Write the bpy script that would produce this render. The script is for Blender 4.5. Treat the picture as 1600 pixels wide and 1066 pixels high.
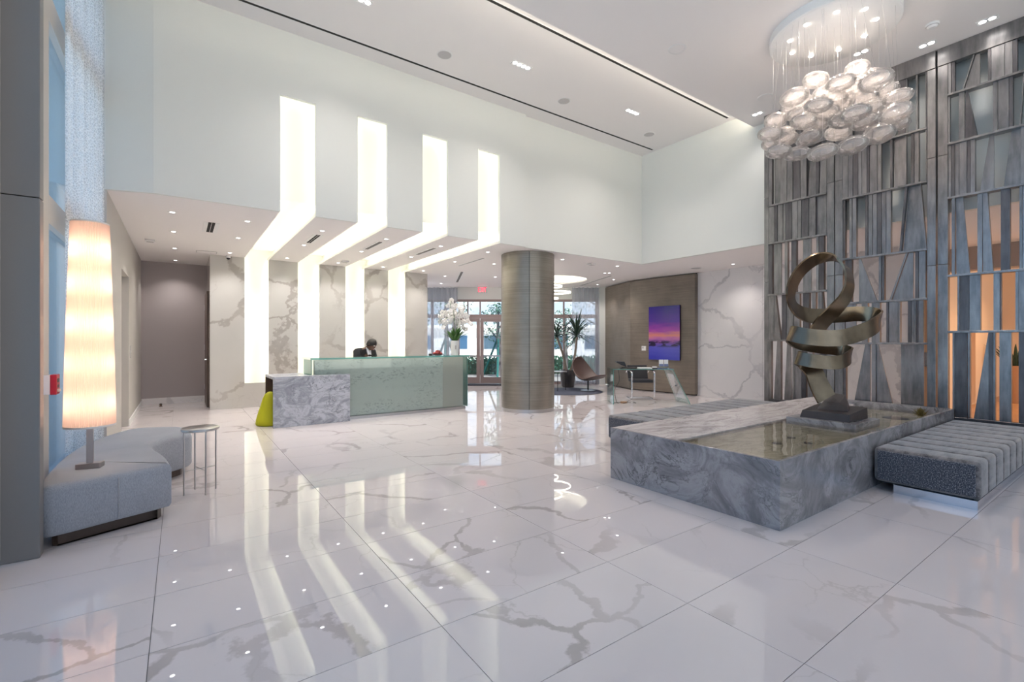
import bpy, bmesh, math, random
from mathutils import Vector, Matrix
random.seed(11)
for o in list(bpy.data.objects): bpy.data.objects.remove(o, do_unlink=True)
SC = bpy.context.scene
COL = SC.collection
# ------------------------------------------------------------------ camera
CR, CF = 0.8170114, 0.5766215            # camera right / forward along the world axes
YAW = math.atan2(CF, CR)
cam = bpy.data.cameras.new('camera'); cam.sensor_width = 36.0; cam.sensor_fit = 'HORIZONTAL'
cam.lens = 734.0 / 1600.0 * 36.0; cam.clip_start = 0.05; cam.clip_end = 300
cam_o = bpy.data.objects.new('camera', cam); COL.objects.link(cam_o)
cam_o.location = (0, 0, 1.4); cam_o.rotation_euler = (math.pi / 2, 0, -YAW)
SC.camera = cam_o
# ------------------------------------------------------------------ world, sun, exposure
SC.view_settings.view_transform = 'Standard'; SC.view_settings.look = 'None'
SC.view_settings.gamma = 1.0; SC.view_settings.use_curve_mapping = False
SC.view_settings.exposure = 0.56
world = bpy.data.worlds.new('sky'); SC.world = world; world.use_nodes = True
def build_sky():
    nt = world.node_tree; nt.nodes.clear(); N = nt.nodes.new; K = nt.links.new
    out = N('ShaderNodeOutputWorld'); bg = N('ShaderNodeBackground'); bg.inputs[1].default_value = SKY_STRENGTH
    tc = N('ShaderNodeTexCoord'); sep = N('ShaderNodeSeparateXYZ'); K(tc.outputs['Generated'], sep.inputs[0])
    ramp = N('ShaderNodeValToRGB'); K(sep.outputs[2], ramp.inputs[0])
    e = ramp.color_ramp.elements
    e[0].position = 0.0; e[0].color = (0.72, 0.82, 0.93, 1); e[1].position = 0.45; e[1].color = (0.24, 0.45, 0.78, 1)
    mp = N('ShaderNodeMapping'); mp.inputs['Scale'].default_value = (3.2, 3.2, 7.0); K(tc.outputs['Generated'], mp.inputs[0])
    nz = N('ShaderNodeTexNoise'); nz.inputs['Scale'].default_value = 2.1; nz.inputs['Detail'].default_value = 7
    nz.inputs['Roughness'].default_value = 0.55; K(mp.outputs[0], nz.inputs[0])
    cr = N('ShaderNodeValToRGB'); cr.color_ramp.elements[0].position = 0.47; cr.color_ramp.elements[1].position = 0.62
    K(nz.outputs[0], cr.inputs[0])
    mx = N('ShaderNodeMix'); mx.data_type = 'RGBA'; K(cr.outputs[0], mx.inputs[0]); K(ramp.outputs[0], mx.inputs[6])
    mx.inputs[7].default_value = (1.0, 1.0, 1.0, 1)
    gr = N('ShaderNodeValToRGB'); gr.color_ramp.elements[0].position = 0.485; gr.color_ramp.elements[1].position = 0.50       # added ground glow below the horizon, brightened to light the high ceilings
    hz = N('ShaderNodeMath'); hz.operation = 'MULTIPLY_ADD'; hz.inputs[1].default_value = 0.5; hz.inputs[2].default_value = 0.5; K(sep.outputs[2], hz.inputs[0]); K(hz.outputs[0], gr.inputs[0])
    m2 = N('ShaderNodeMix'); m2.data_type = 'RGBA'; K(gr.outputs[0], m2.inputs[0]); m2.inputs[6].default_value = (1.6, 1.5, 1.36, 1); K(mx.outputs[2], m2.inputs[7])
    K(m2.outputs[2], bg.inputs[0]); K(bg.outputs[0], out.inputs[0])
SKY_STRENGTH = 1.0
build_sky()
sun = bpy.data.lights.new('sun', 'SUN'); sun.energy = 7.0; sun.angle = 0.01; sun.color = (1.0, 0.95, 0.86)
sun_o = bpy.data.objects.new('sun', sun); COL.objects.link(sun_o); sun_o.location = (0, 0, 30)
sun_o.rotation_euler = Vector((-0.06, 0.40, -0.91)).to_track_quat('-Z', 'Y').to_euler()
# lamp strengths (watts of the light the room's lamps give off)
W_SOFFIT = 16.0; W_MULTI = 95.0; W_CHAND = 32.0; LED = 10.0; W_WARM = 150.0; W_LAMP = 0.52
NEUTRAL = (1.0, 0.93, 0.88)
# ------------------------------------------------------------------ materials
def rgba(c): return (c[0], c[1], c[2], 1.0)
class NT:
    def __init__(s, name):
        s.m = bpy.data.materials.new(name); s.m.use_nodes = True; s.t = s.m.node_tree; s.t.nodes.clear()
        s.out = s.n('ShaderNodeOutputMaterial')
    def n(s, t, **kw):
        x = s.t.nodes.new(t)
        for k, v in kw.items(): setattr(x, k, v)
        return x
    def l(s, a, b): s.t.links.new(a, b)
    def coords(s, scale=(1, 1, 1), rnd=False, rot=(0, 0, 0)):
        tc = s.n('ShaderNodeTexCoord'); mp = s.n('ShaderNodeMapping'); mp.inputs['Scale'].default_value = scale; mp.inputs['Rotation'].default_value = rot
        src = tc.outputs['Object']
        if rnd:
            oi = s.n('ShaderNodeObjectInfo'); mu = s.n('ShaderNodeVectorMath', operation='MULTIPLY'); mu.inputs[1].default_value = (37.0, 71.0, 13.0)
            s.l(oi.outputs['Random'], mu.inputs[0]); ad = s.n('ShaderNodeVectorMath', operation='ADD'); s.l(src, ad.inputs[0]); s.l(mu.outputs[0], ad.inputs[1]); src = ad.outputs[0]
        s.l(src, mp.inputs[0]); return mp.outputs[0]
    def noise(s, co, scale, detail=4, rough=0.5, dist=0.0):
        x = s.n('ShaderNodeTexNoise'); x.inputs['Scale'].default_value = scale; x.inputs['Detail'].default_value = detail
        x.inputs['Roughness'].default_value = rough; x.inputs['Distortion'].default_value = dist; s.l(co, x.inputs[0]); return x
    def ramp(s, fac, stops):
        r = s.n('ShaderNodeValToRGB'); e = r.color_ramp.elements
        while len(e) < len(stops): e.new(0.5)
        for i, (p, c) in enumerate(stops):
            e[i].position = p; e[i].color = rgba(c) if not isinstance(c, (int, float)) else (c, c, c, 1)
        s.l(fac, r.inputs[0]); return r.outputs[0]
    def mix(s, fac, a, b, mode='MIX'):
        x = s.n('ShaderNodeMix', data_type='RGBA', blend_type=mode)
        for i, v in ((0, fac), (6, a), (7, b)):
            if hasattr(v, 'links'): s.l(v, x.inputs[i])
            elif isinstance(v, (int, float)): x.inputs[i].default_value = v
            else: x.inputs[i].default_value = rgba(v)
        return x.outputs[2]
    def math(s, op, a, b=0.0):
        x = s.n('ShaderNodeMath', operation=op)
        for i, v in ((0, a), (1, b)):
            if hasattr(v, 'links'): s.l(v, x.inputs[i])
            else: x.inputs[i].default_value = v
        return x.outputs[0]
    def pbr(s, col, rough=0.5, metal=0.0, spec=0.5, bump=None, bstr=0.2, bdist=0.01, coat=0.0, **kw):
        p = s.n('ShaderNodeBsdfPrincipled')
        for k, v in (('Base Color', col), ('Roughness', rough), ('Metallic', metal), ('Specular IOR Level', spec), ('Coat Weight', coat)):
            if hasattr(v, 'links'): s.l(v, p.inputs[k])
            elif isinstance(v, tuple): p.inputs[k].default_value = rgba(v)
            else: p.inputs[k].default_value = v
        for k, v in kw.items(): p.inputs[k.replace('_', ' ')].default_value = v
        if bump is not None:
            b = s.n('ShaderNodeBump'); b.inputs['Strength'].default_value = bstr; b.inputs['Distance'].default_value = bdist
            s.l(bump, b.inputs['Height']); s.l(b.outputs[0], p.inputs['Normal'])
        return p.outputs[0]
    def end(s, sh): s.l(sh, s.out.inputs[0]); return s.m
MAT = {}
def plain(name, col, rough=0.5, metal=0.0, spec=0.5, grain=0.0, gscale=60.0, coat=0.0):
    n = NT(name)
    if grain:
        nz = n.noise(n.coords(), gscale, 3)
        c = n.mix(nz.outputs[0], tuple(max(0, v * (1 - grain)) for v in col), tuple(min(1, v * (1 + grain)) for v in col))
        MAT[name] = n.end(n.pbr(c, rough, metal, spec, bump=nz.outputs[0], bstr=0.12, bdist=0.004, coat=coat))
    else: MAT[name] = n.end(n.pbr(tuple(col), rough, metal, spec, coat=coat))
    return MAT[name]
def emit(name, col, strength):
    n = NT(name); e = n.n('ShaderNodeEmission'); e.inputs[0].default_value = rgba(col); e.inputs[1].default_value = strength
    MAT[name] = n.end(e.outputs[0]); return MAT[name]
def marble(name, base, vein, fine, rough, scale=0.8, rnd=False, width=0.035, amount=0.5, stretch=(1, 1, 1), rot=(0, 0, 0.5), cloud=0.06, spec=0.5, warp=0.95):
    n = NT(name); co = n.coords(stretch, rnd, rot)
    w = n.noise(co, 1.3 * scale, 7, 0.58); sb = n.n('ShaderNodeVectorMath', operation='SUBTRACT'); n.l(w.outputs['Color'], sb.inputs[0]); sb.inputs[1].default_value = (.5, .5, .5)
    sc_ = n.n('ShaderNodeVectorMath', operation='SCALE'); n.l(sb.outputs[0], sc_.inputs[0]); sc_.inputs['Scale'].default_value = warp / scale
    ad = n.n('ShaderNodeVectorMath', operation='ADD'); n.l(co, ad.inputs[0]); n.l(sc_.outputs[0], ad.inputs[1])
    v = n.n('ShaderNodeTexVoronoi', feature='DISTANCE_TO_EDGE'); v.inputs['Scale'].default_value = scale; n.l(ad.outputs[0], v.inputs[0])
    wid = n.noise(co, 0.9 * scale, 3); mask = n.ramp(n.noise(co, 0.75 * scale, 2).outputs[0], [(0.5 - amount * 0.16, 0.0), (0.62 - amount * 0.1, 1.0)])
    wd = n.math('MULTIPLY', n.math('POWER', wid.outputs[0], 2.0), width * 3.2)
    big = n.math('SUBTRACT', 1.0, n.math('DIVIDE', v.outputs[0], wd)); big = n.ramp(big, [(0.0, 0.0), (0.45, 1.0)])
    big = n.math('MULTIPLY', big, mask)
    v2 = n.n('ShaderNodeTexVoronoi', feature='DISTANCE_TO_EDGE'); v2.inputs['Scale'].default_value = scale * 2.1; n.l(ad.outputs[0], v2.inputs[0])
    sm = n.ramp(v2.outputs[0], [(0.0, 1.0), (0.012, 0.0)])
    sm = n.math('MULTIPLY', sm, n.ramp(n.noise(co, 1.1 * scale, 2).outputs[0], [(0.5, 0.0), (0.64, 0.8)]))
    cl = n.noise(co, 1.6 * scale, 5)
    b = n.mix(cl.outputs[0], tuple(x * (1 - cloud) for x in base), tuple(min(1, x * (1 + cloud)) for x in base))
    gr = n.noise(co, 9.0 * scale, 4)
    vc = n.mix(gr.outputs[0], vein, tuple(min(1, x * 1.35) for x in vein))
    c = n.mix(sm, b, fine); c = n.mix(big, c, vc)
    MAT[name] = n.end(n.pbr(c, rough, 0.0, spec)); return MAT[name]
marble('floor_marble', (0.735, 0.68, 0.69), (0.43, 0.39, 0.385), (0.56, 0.515, 0.51), 0.004, scale=0.7, rnd=True, width=0.024, amount=0.7, spec=0.85, warp=0.55)
marble('wall_marble', (0.60, 0.58, 0.55), (0.37, 0.34, 0.315), (0.48, 0.45, 0.42), 0.08, scale=0.75, width=0.05, amount=0.9, rot=(0.4, 0.3, 0.7), rnd=True)
marble('pale_marble', (0.78, 0.75, 0.75), (0.50, 0.48, 0.49), (0.62, 0.59, 0.6), 0.09, scale=0.8, width=0.055, amount=0.8, rot=(0.5, 0.3, 0.2))
def grey_marble(name, lo, mid, hi, stretch, rot, fq=2.6):
    n = NT(name); co = n.coords(stretch, False, rot)
    a = n.noise(co, fq, 9, 0.66, 1.6); b = n.noise(co, 1.1, 5, 0.6, 0.8)
    c = n.ramp(a.outputs[0], [(0.28, lo), (0.46, mid), (0.56, hi), (0.72, mid)])
    v = n.noise(co, 1.7, 8, 0.62, 2.4); ab = n.math('ABSOLUTE', n.math('SUBTRACT', v.outputs[0], 0.5)); ln = n.ramp(ab, [(0.0, 1.0), (0.022, 0.0)])
    ln = n.math('MULTIPLY', ln, n.ramp(b.outputs[0], [(0.42, 0.15), (0.62, 0.85)]))
    c = n.mix(ln, c, tuple(x * 0.5 for x in lo)); MAT[name] = n.end(n.pbr(c, 0.22, 0.0, 0.5))
grey_marble('basin_marble', (0.15, 0.142, 0.15), (0.265, 0.25, 0.258), (0.40, 0.38, 0.385), (1, 1, 1.2), (0.3, 0.2, 0.6), 1.7)
grey_marble('desk_marble', (0.22, 0.23, 0.27), (0.37, 0.385, 0.44), (0.54, 0.56, 0.62), (1.2, 1.2, 2.0), (0, 0.7, 0))
grey_marble('ledge_marble', (0.34, 0.31, 0.30), (0.54, 0.49, 0.48), (0.66, 0.61, 0.60), (0.5, 2.4, 1), (0, 0, 0.9))
grey_marble('basin_floor_marble', (0.32, 0.29, 0.23), (0.45, 0.42, 0.35), (0.56, 0.53, 0.47), (0.6, 1.6, 1), (0, 0, 0.5))
plain('wall_paint', (0.775, 0.785, 0.75), 0.55, grain=0.015, gscale=180)
plain('ceiling_paint', (0.90, 0.865, 0.85), 0.7, grain=0.012, gscale=160)
plain('white_panel', (0.90, 0.90, 0.85), 0.45)
plain('mauve_wall', (0.43, 0.385, 0.385), 0.6, grain=0.03, gscale=120)
plain('taupe_wall', (0.55, 0.52, 0.49), 0.6, grain=0.03, gscale=120)
plain('warm_wall', (0.86, 0.66, 0.48), 0.55, grain=0.02, gscale=120)
plain('dark_brown', (0.10, 0.065, 0.05), 0.4)
plain('grout', (0.20, 0.19, 0.19), 0.8)
plain('black', (0.012, 0.012, 0.013), 0.4)
plain('slot_black', (0.02, 0.019, 0.017), 0.8)
plain('frame_taupe', (0.36, 0.31, 0.29), 0.4, grain=0.03)
plain('frame_pale', (0.62, 0.57, 0.52), 0.45, grain=0.02)
plain('pillar_cladding', (0.23, 0.22, 0.22), 0.38, spec=0.5, grain=0.02)
plain('frame_bronze', (0.33, 0.25, 0.24), 0.35)
plain('chrome', (0.82, 0.82, 0.84), 0.10, 1.0)
plain('steel', (0.55, 0.54, 0.54), 0.28, 1.0)
plain('lamp_metal', (0.42, 0.37, 0.36), 0.35, 0.9)
plain('aluminium', (0.62, 0.66, 0.72), 0.22, 1.0)
plain('grille_grey', (0.55, 0.53, 0.53), 0.6)
plain('trim_white', (0.86, 0.85, 0.84), 0.4)
plain('leather_black', (0.020, 0.021, 0.026), 0.38, grain=0.1, gscale=300)
plain('leather_brown', (0.13, 0.085, 0.075), 0.42, grain=0.1, gscale=200)
plain('rug', (0.085, 0.095, 0.14), 0.95, grain=0.25, gscale=300)
plain('pot_dark', (0.045, 0.042, 0.045), 0.3, coat=0.3)
plain('trunk', (0.30, 0.25, 0.21), 0.85, grain=0.25, gscale=40)
plain('bark', (0.16, 0.15, 0.15), 0.9, grain=0.3, gscale=30)
plain('leaf', (0.035, 0.075, 0.05), 0.42, grain=0.3, gscale=20)
plain('tree_leaf', (0.06, 0.16, 0.11), 0.5, grain=0.35, gscale=3)
plain('orchid_leaf', (0.05, 0.15, 0.025), 0.4, grain=0.2)
plain('petal', (0.90, 0.87, 0.84), 0.5)
plain('petal_heart', (0.75, 0.55, 0.20), 0.5)
plain('teal_strap', (0.01, 0.13, 0.12), 0.7)
plain('ceramic', (0.85, 0.85, 0.84), 0.18)
plain('red_fruit', (0.36, 0.06, 0.06), 0.4, grain=0.3)
plain('red_plastic', (0.52, 0.02, 0.05), 0.35)
plain('paper', (0.86, 0.86, 0.85), 0.6)
plain('paper_blue', (0.16, 0.20, 0.36), 0.5)
plain('yellow_fabric', (0.50, 0.50, 0.006), 0.65, grain=0.08, gscale=120)
plain('skin', (0.13, 0.065, 0.045), 0.5)
plain('hair', (0.012, 0.010, 0.009), 0.5)
plain('suit', (0.015, 0.016, 0.020), 0.75)
plain('shirt', (0.80, 0.80, 0.86), 0.6)
plain('concrete', (0.70, 0.68, 0.65), 0.85, grain=0.05, gscale=4)
plain('clay', (0.45, 0.26, 0.15), 0.6, grain=0.05)
plain('stone_dark', (0.055, 0.045, 0.045), 0.4, grain=0.25, gscale=12)
plain('mat_dark', (0.03, 0.03, 0.045), 0.9, grain=0.3, gscale=80)
emit('led', (1.0, 0.99, 0.80), LED)
emit('led_wall', (1.0, 0.99, 0.84), LED * 0.5)
emit('led_warm', (1.0, 0.94, 0.80), 5.0)
emit('led_cove', (1.0, 0.95, 0.80), 24.0)
emit('lens', (1.0, 0.97, 0.94), 9.0)
emit('lens_warm', (1.0, 0.90, 0.74), 16.0)
emit('exit_red', (1.0, 0.05, 0.09), 2.2)
def fabric(name, a, b, sc_=900.0, stripe=False):
    n = NT(name); co = n.coords(); nz = n.noise(n.coords((1, 1, 0.25)), sc_ * 0.3, 3); n2 = n.noise(co, 3.0, 3)
    f = n.math('ADD', n.math('MULTIPLY', nz.outputs[0], 0.75), n.math('MULTIPLY', n2.outputs[0], 0.25))
    c = n.ramp(f, [(0.35, a), (0.65, b)])
    MAT[name] = n.end(n.pbr(c, 0.9, 0, 0.2, bump=nz.outputs[0], bstr=0.25, bdist=0.003, Sheen_Weight=0.25))
fabric('ottoman_fabric', (0.30, 0.315, 0.36), (0.46, 0.475, 0.52))
def velvet():
    n = NT('velvet'); co = n.coords(); sp = n.noise(co, 170.0, 2); n2 = n.noise(n.coords((1, 3, 3)), 5.0, 5, 0.6)
    c = n.ramp(n2.outputs[0], [(0.36, (0.065, 0.06, 0.062)), (0.62, (0.24, 0.215, 0.21))])
    s = n.ramp(sp.outputs[0], [(0.58, 0.0), (0.72, 1.0)]); c = n.mix(n.math('MULTIPLY', s, 0.7), c, (0.42, 0.40, 0.40))
    MAT['velvet'] = n.end(n.pbr(c, 0.85, 0, 0.2, bump=sp.outputs[0], bstr=0.3, bdist=0.004, Sheen_Weight=0.6))
    n = NT('velvet_dark'); co = n.coords(); sp = n.noise(co, 115.0, 2)
    c = n.ramp(sp.outputs[0], [(0.40, (0.045, 0.05, 0.065)), (0.53, (0.085, 0.09, 0.11)), (0.66, (0.30, 0.30, 0.32))])
    MAT['velvet_dark'] = n.end(n.pbr(c, 0.85, 0, 0.2, bump=sp.outputs[0], bstr=0.3, bdist=0.004, Sheen_Weight=0.4))
velvet()
def brushed(name, a, b, metal, rough, stretch, sc_=6.0, rnd=True, bumpy=0.0):
    n = NT(name); co = n.coords(stretch, rnd); nz = n.noise(co, sc_, 6, 0.6); n2 = n.noise(n.coords((1, 1, 1), rnd), 1.7, 5, 0.6)
    f = n.math('ADD', n.math('MULTIPLY', nz.outputs[0], 0.5), n.math('MULTIPLY', n2.outputs[0], 0.5))
    c = n.ramp(f, [(0.36, a), (0.64, b)])
    MAT[name] = n.end(n.pbr(c, rough, metal, 0.5))
brushed('zinc', (0.165, 0.163, 0.168), (0.37, 0.355, 0.35), 0.88, 0.30, (3, 3, 0.5))
brushed('zinc_dark', (0.09, 0.085, 0.088), (0.19, 0.18, 0.185), 0.85, 0.36, (3, 3, 0.5))
brushed('column_metal', (0.23, 0.205, 0.175), (0.34, 0.31, 0.265), 0.55, 0.33, (0.4, 0.4, 26), 2.2, False)
brushed('wood_panel', (0.155, 0.125, 0.10), (0.25, 0.21, 0.17), 0.0, 0.38, (0.5, 0.5, 40), 2.0, False)
brushed('bronze', (0.105, 0.080, 0.055), (0.32, 0.25, 0.175), 0.95, 0.23, (1.5, 1.5, 1.5), 2.0, False)
brushed('warm_floor_wood', (0.36, 0.20, 0.11), (0.50, 0.30, 0.17), 0.0, 0.3, (1, 6, 1), 3.0, False)
def glassy(name, tint, gloss_col=(1, 1, 1), ior=1.45, body=0.0, body_col=(1, 1, 1), rough=0.0, gain=1.0):
    n = NT(name); fr = n.n('ShaderNodeFresnel'); fr.inputs[0].default_value = ior
    tr = n.n('ShaderNodeBsdfTransparent'); tr.inputs[0].default_value = rgba(tint)
    gl = n.n('ShaderNodeBsdfGlossy'); gl.inputs[0].default_value = rgba(gloss_col); gl.inputs['Roughness'].default_value = rough
    base = tr.outputs[0]
    if body:
        df = n.n('ShaderNodeBsdfDiffuse'); df.inputs[0].default_value = rgba(body_col); tl = n.n('ShaderNodeBsdfTranslucent'); tl.inputs[0].default_value = rgba(body_col)
        m0 = n.n('ShaderNodeMixShader'); m0.inputs[0].default_value = 0.5; n.l(df.outputs[0], m0.inputs[1]); n.l(tl.outputs[0], m0.inputs[2])
        m1 = n.n('ShaderNodeMixShader'); m1.inputs[0].default_value = body; n.l(base, m1.inputs[1]); n.l(m0.outputs[0], m1.inputs[2]); base = m1.outputs[0]
    f = n.math('MULTIPLY', fr.outputs[0], gain)
    m = n.n('ShaderNodeMixShader'); n.l(f, m.inputs[0]); n.l(base, m.inputs[1]); n.l(gl.outputs[0], m.inputs[2])
    MAT[name] = n.end(m.outputs[0])
glassy('window_glass', (0.93, 0.96, 0.97), gain=0.7)
glassy('tinted_glass', (0.66, 0.82, 0.96), gain=0.7)
glassy('desk_glass', (0.86, 0.93, 0.92), gain=0.6)
glassy('counter_glass', (0.95, 0.98, 0.97), body=0.09, body_col=(0.74, 0.85, 0.82), gain=0.8)
glassy('glass_edge', (0.30, 0.62, 0.58), body=0.6, body_col=(0.30, 0.62, 0.58))
glassy('blown_glass', (1.0, 0.99, 0.985), body=0.145, body_col=(1.0, 0.97, 0.96), ior=1.42, rough=0.02, gain=0.8)
glassy('water', (0.88, 0.88, 0.82), ior=1.33, rough=0.01)
glassy('sheer_far', (0.92, 0.95, 1.0), body=0.28, body_col=(0.92, 0.90, 0.90), ior=1.02)
def sheer_near():
    n = NT('sheer_lace'); co = n.coords((1, 1, 1)); v = n.n('ShaderNodeTexVoronoi', feature='DISTANCE_TO_EDGE'); v.inputs['Scale'].default_value = 42.0; n.l(co, v.inputs[0])
    f = n.ramp(v.outputs[0], [(0.05, 0.88), (0.14, 0.55)])
    tr = n.n('ShaderNodeBsdfTransparent'); df = n.n('ShaderNodeBsdfDiffuse'); df.inputs[0].default_value = (0.93, 0.93, 0.93, 1); tl = n.n('ShaderNodeBsdfTranslucent'); tl.inputs[0].default_value = (0.96, 0.96, 0.96, 1)
    a = n.n('ShaderNodeMixShader'); n.l(df.outputs[0], a.inputs[1]); n.l(tl.outputs[0], a.inputs[2])
    b = n.n('ShaderNodeMixShader'); n.l(f, b.inputs[0]); n.l(tr.outputs[0], b.inputs[1]); n.l(a.outputs[0], b.inputs[2]); MAT['sheer_lace'] = n.end(b.outputs[0])
sheer_near()
def shade():
    n = NT('lamp_shade'); df = n.n('ShaderNodeBsdfDiffuse'); df.inputs[0].default_value = (0.90, 0.72, 0.62, 1); tl = n.n('ShaderNodeBsdfTranslucent'); tl.inputs[0].default_value = (0.96, 0.73, 0.62, 1)
    a = n.n('ShaderNodeMixShader'); a.inputs[0].default_value = 0.62; n.l(df.outputs[0], a.inputs[1]); n.l(tl.outputs[0], a.inputs[2]); MAT['lamp_shade'] = n.end(a.outputs[0])
shade()
def speckled_panel():
    n = NT('counter_panel'); co = n.coords((1, 1, 2.2)); v = n.noise(co, 14.0, 4, 0.6, 1.0); m = n.noise(co, 1.6, 3)
    f = n.math('MULTIPLY', n.ramp(v.outputs[0], [(0.54, 0.0), (0.62, 1.0)]), n.ramp(m.outputs[0], [(0.42, 0.0), (0.58, 1.0)]))
    MAT['counter_panel'] = n.end(n.pbr(n.mix(f, (0.72, 0.73, 0.69), (0.40, 0.41, 0.40)), 0.3))
speckled_panel()
def picture():
    n = NT('sunset_print'); tc = n.n('ShaderNodeTexCoord'); sep = n.n('ShaderNodeSeparateXYZ'); n.l(tc.outputs['Object'], sep.inputs[0])
    nz = n.noise(n.coords((1, 1.2, 7)), 2.0, 4); h = n.math('ADD', sep.outputs[2], n.math('MULTIPLY', n.math('SUBTRACT', nz.outputs[0], 0.5), 0.22))
    h = n.math('DIVIDE', h, 1.44)
    c = n.ramp(h, [(0.0, (0.03, 0.04, 0.45)), (0.26, (0.09, 0.09, 0.55)), (0.33, (0.18, 0.06, 0.34)), (0.40, (0.55, 0.16, 0.42)), (0.46, (0.72, 0.24, 0.20)), (0.55, (0.40, 0.06, 0.42)), (0.72, (0.10, 0.03, 0.38)), (1.0, (0.03, 0.02, 0.28))])
    rk = n.noise(n.coords((1, 1.6, 5)), 2.4, 5); band = n.ramp(n.math('ABSOLUTE', n.math('SUBTRACT', n.math('DIVIDE', sep.outputs[2], 1.44), 0.30)), [(0.03, 1.0), (0.075, 0.0)])
    rock = n.math('MULTIPLY', n.ramp(rk.outputs[0], [(0.47, 0.0), (0.53, 1.0)]), band)
    MAT['sunset_print'] = n.end(n.pbr(n.mix(rock, c, (0.02, 0.012, 0.05)), 0.15))
picture()
# ------------------------------------------------------------------ mesh helpers
class MB:
    def __init__(s): s.v = []; s.f = []
    def add(s, vs, fs):
        o = len(s.v); s.v += [tuple(v) for v in vs]; s.f += [tuple(i + o for i in f) for f in fs]; return s
    def box(s, x0, x1, y0, y1, z0, z1):
        return s.add([(x0, y0, z0), (x1, y0, z0), (x1, y1, z0), (x0, y1, z0), (x0, y0, z1), (x1, y0, z1), (x1, y1, z1), (x0, y1, z1)],
                     [(0, 3, 2, 1), (4, 5, 6, 7), (0, 1, 5, 4), (1, 2, 6, 5), (2, 3, 7, 6), (3, 0, 4, 7)])
    def hexa(s, b, t):                                   # bottom quad, top quad
        return s.add(list(b) + list(t), [(0, 3, 2, 1), (4, 5, 6, 7), (0, 1, 5, 4), (1, 2, 6, 5), (2, 3, 7, 6), (3, 0, 4, 7)])
    def prism(s, poly, z0, z1):
        n = len(poly); return s.add([(x, y, z0) for x, y in poly] + [(x, y, z1) for x, y in poly],
            [tuple(reversed(range(n))), tuple(range(n, 2 * n))] + [(i, (i + 1) % n, n + (i + 1) % n, n + i) for i in range(n)])
    def lathe(s, prof, cx=0, cy=0, seg=24, cap=True):
        n = len(prof); vs = []
        for k in range(seg):
            a = 2 * math.pi * k / seg
            vs += [(cx + r * math.cos(a), cy + r * math.sin(a), z) for r, z in prof]
        fs = [(k * n + i, ((k + 1) % seg) * n + i, ((k + 1) % seg) * n + i + 1, k * n + i + 1) for k in range(seg) for i in range(n - 1)]
        if cap:
            fs += [tuple(reversed([k * n for k in range(seg)])), tuple(k * n + n - 1 for k in range(seg))]
        return s.add(vs, fs)
    def tube(s, pts, r, seg=8, cap=True):
        pts = [Vector(p) for p in pts]; n = len(pts); rs = r if isinstance(r, (list, tuple)) else [r] * n; vs = []; up = None
        for i, p in enumerate(pts):
            t = (pts[min(i + 1, n - 1)] - pts[max(i - 1, 0)]).normalized()
            if up is None: up = Vector((0, 0, 1)) if abs(t.z) < 0.9 else Vector((1, 0, 0))
            a = t.cross(up).normalized(); b = t.cross(a).normalized(); up = -b if False else up
            vs += [p + rs[i] * (math.cos(2 * math.pi * k / seg) * a + math.sin(2 * math.pi * k / seg) * b) for k in range(seg)]
        fs = [(i * seg + k, (i + 1) * seg + k, (i + 1) * seg + (k + 1) % seg, i * seg + (k + 1) % seg) for i in range(n - 1) for k in range(seg)]
        if cap: fs += [tuple(range(seg)), tuple(reversed(range((n - 1) * seg, n * seg)))]
        return s.add(vs, fs)
    def sheet(s, rows, th=0.0):                          # grid of points, optional solid thickness along the normal
        n, m = len(rows), len(rows[0]); vs = [p for r in rows for p in r]
        fs = [(i * m + j, i * m + j + 1, (i + 1) * m + j + 1, (i + 1) * m + j) for i in range(n - 1) for j in range(m - 1)]
        return s.add(vs, fs)
    def build(s, name, mat, parent=None, smooth=False, bevel=0.0, solid=0.0, label=None, sub=0, seg=2):
        me = bpy.data.meshes.new(name); me.from_pydata(s.v, [], s.f)
        bm = bmesh.new(); bm.from_mesh(me); bmesh.ops.recalc_face_normals(bm, faces=bm.faces)
        if bevel: bmesh.ops.bevel(bm, geom=[e for e in bm.edges if e.calc_face_angle(0) > 0.5], offset=bevel, segments=seg, affect='EDGES', profile=0.5)
        bm.to_mesh(me); bm.free()
        if smooth:
            for p in me.polygons: p.use_smooth = True
            if smooth != 'all': me.set_sharp_from_angle(angle=math.radians(42))
        me.materials.append(MAT[mat]); o = bpy.data.objects.new(name, me); COL.objects.link(o)
        if parent is not None: o.parent = parent
        if solid:
            md = o.modifiers.new('solid', 'SOLIDIFY'); md.thickness = solid; md.offset = 0
        if sub:
            md = o.modifiers.new('sub', 'SUBSURF'); md.levels = sub; md.render_levels = sub
        if label: o['label'] = label
        return o
def thing(name, label, cat, loc=(0, 0, 0), rz=0.0, group=None):
    o = bpy.data.objects.new(name, None); COL.objects.link(o); o.empty_display_size = 0.1
    o.location = loc; o.rotation_euler = (0, 0, rz); o['label'] = label; o['category'] = cat
    if group: o['group'] = group
    return o
def tag(o, label, cat, group=None):
    o['label'] = label; o['category'] = cat
    if group: o['group'] = group
    return o
def struct(o, label=None, cat=None):
    o['kind'] = 'structure'
    if label: o['label'] = label
    if cat: o['category'] = cat
    return o
def linked(src, parent=None, loc=None, rz=None):         # another object on the same mesh
    o = src.copy(); COL.objects.link(o); o.parent = parent
    if loc is not None: o.location = loc
    if rz is not None: o.rotation_euler = (0, 0, rz)
    return o
def copy_tree(o, loc=None, label=None, parent=None):
    c = o.copy(); COL.objects.link(c); c.parent = parent
    if loc is not None: c.location = loc
    if label: c['label'] = label
    for ch in list(o.children): copy_tree(ch, parent=c)
    return c
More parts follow.
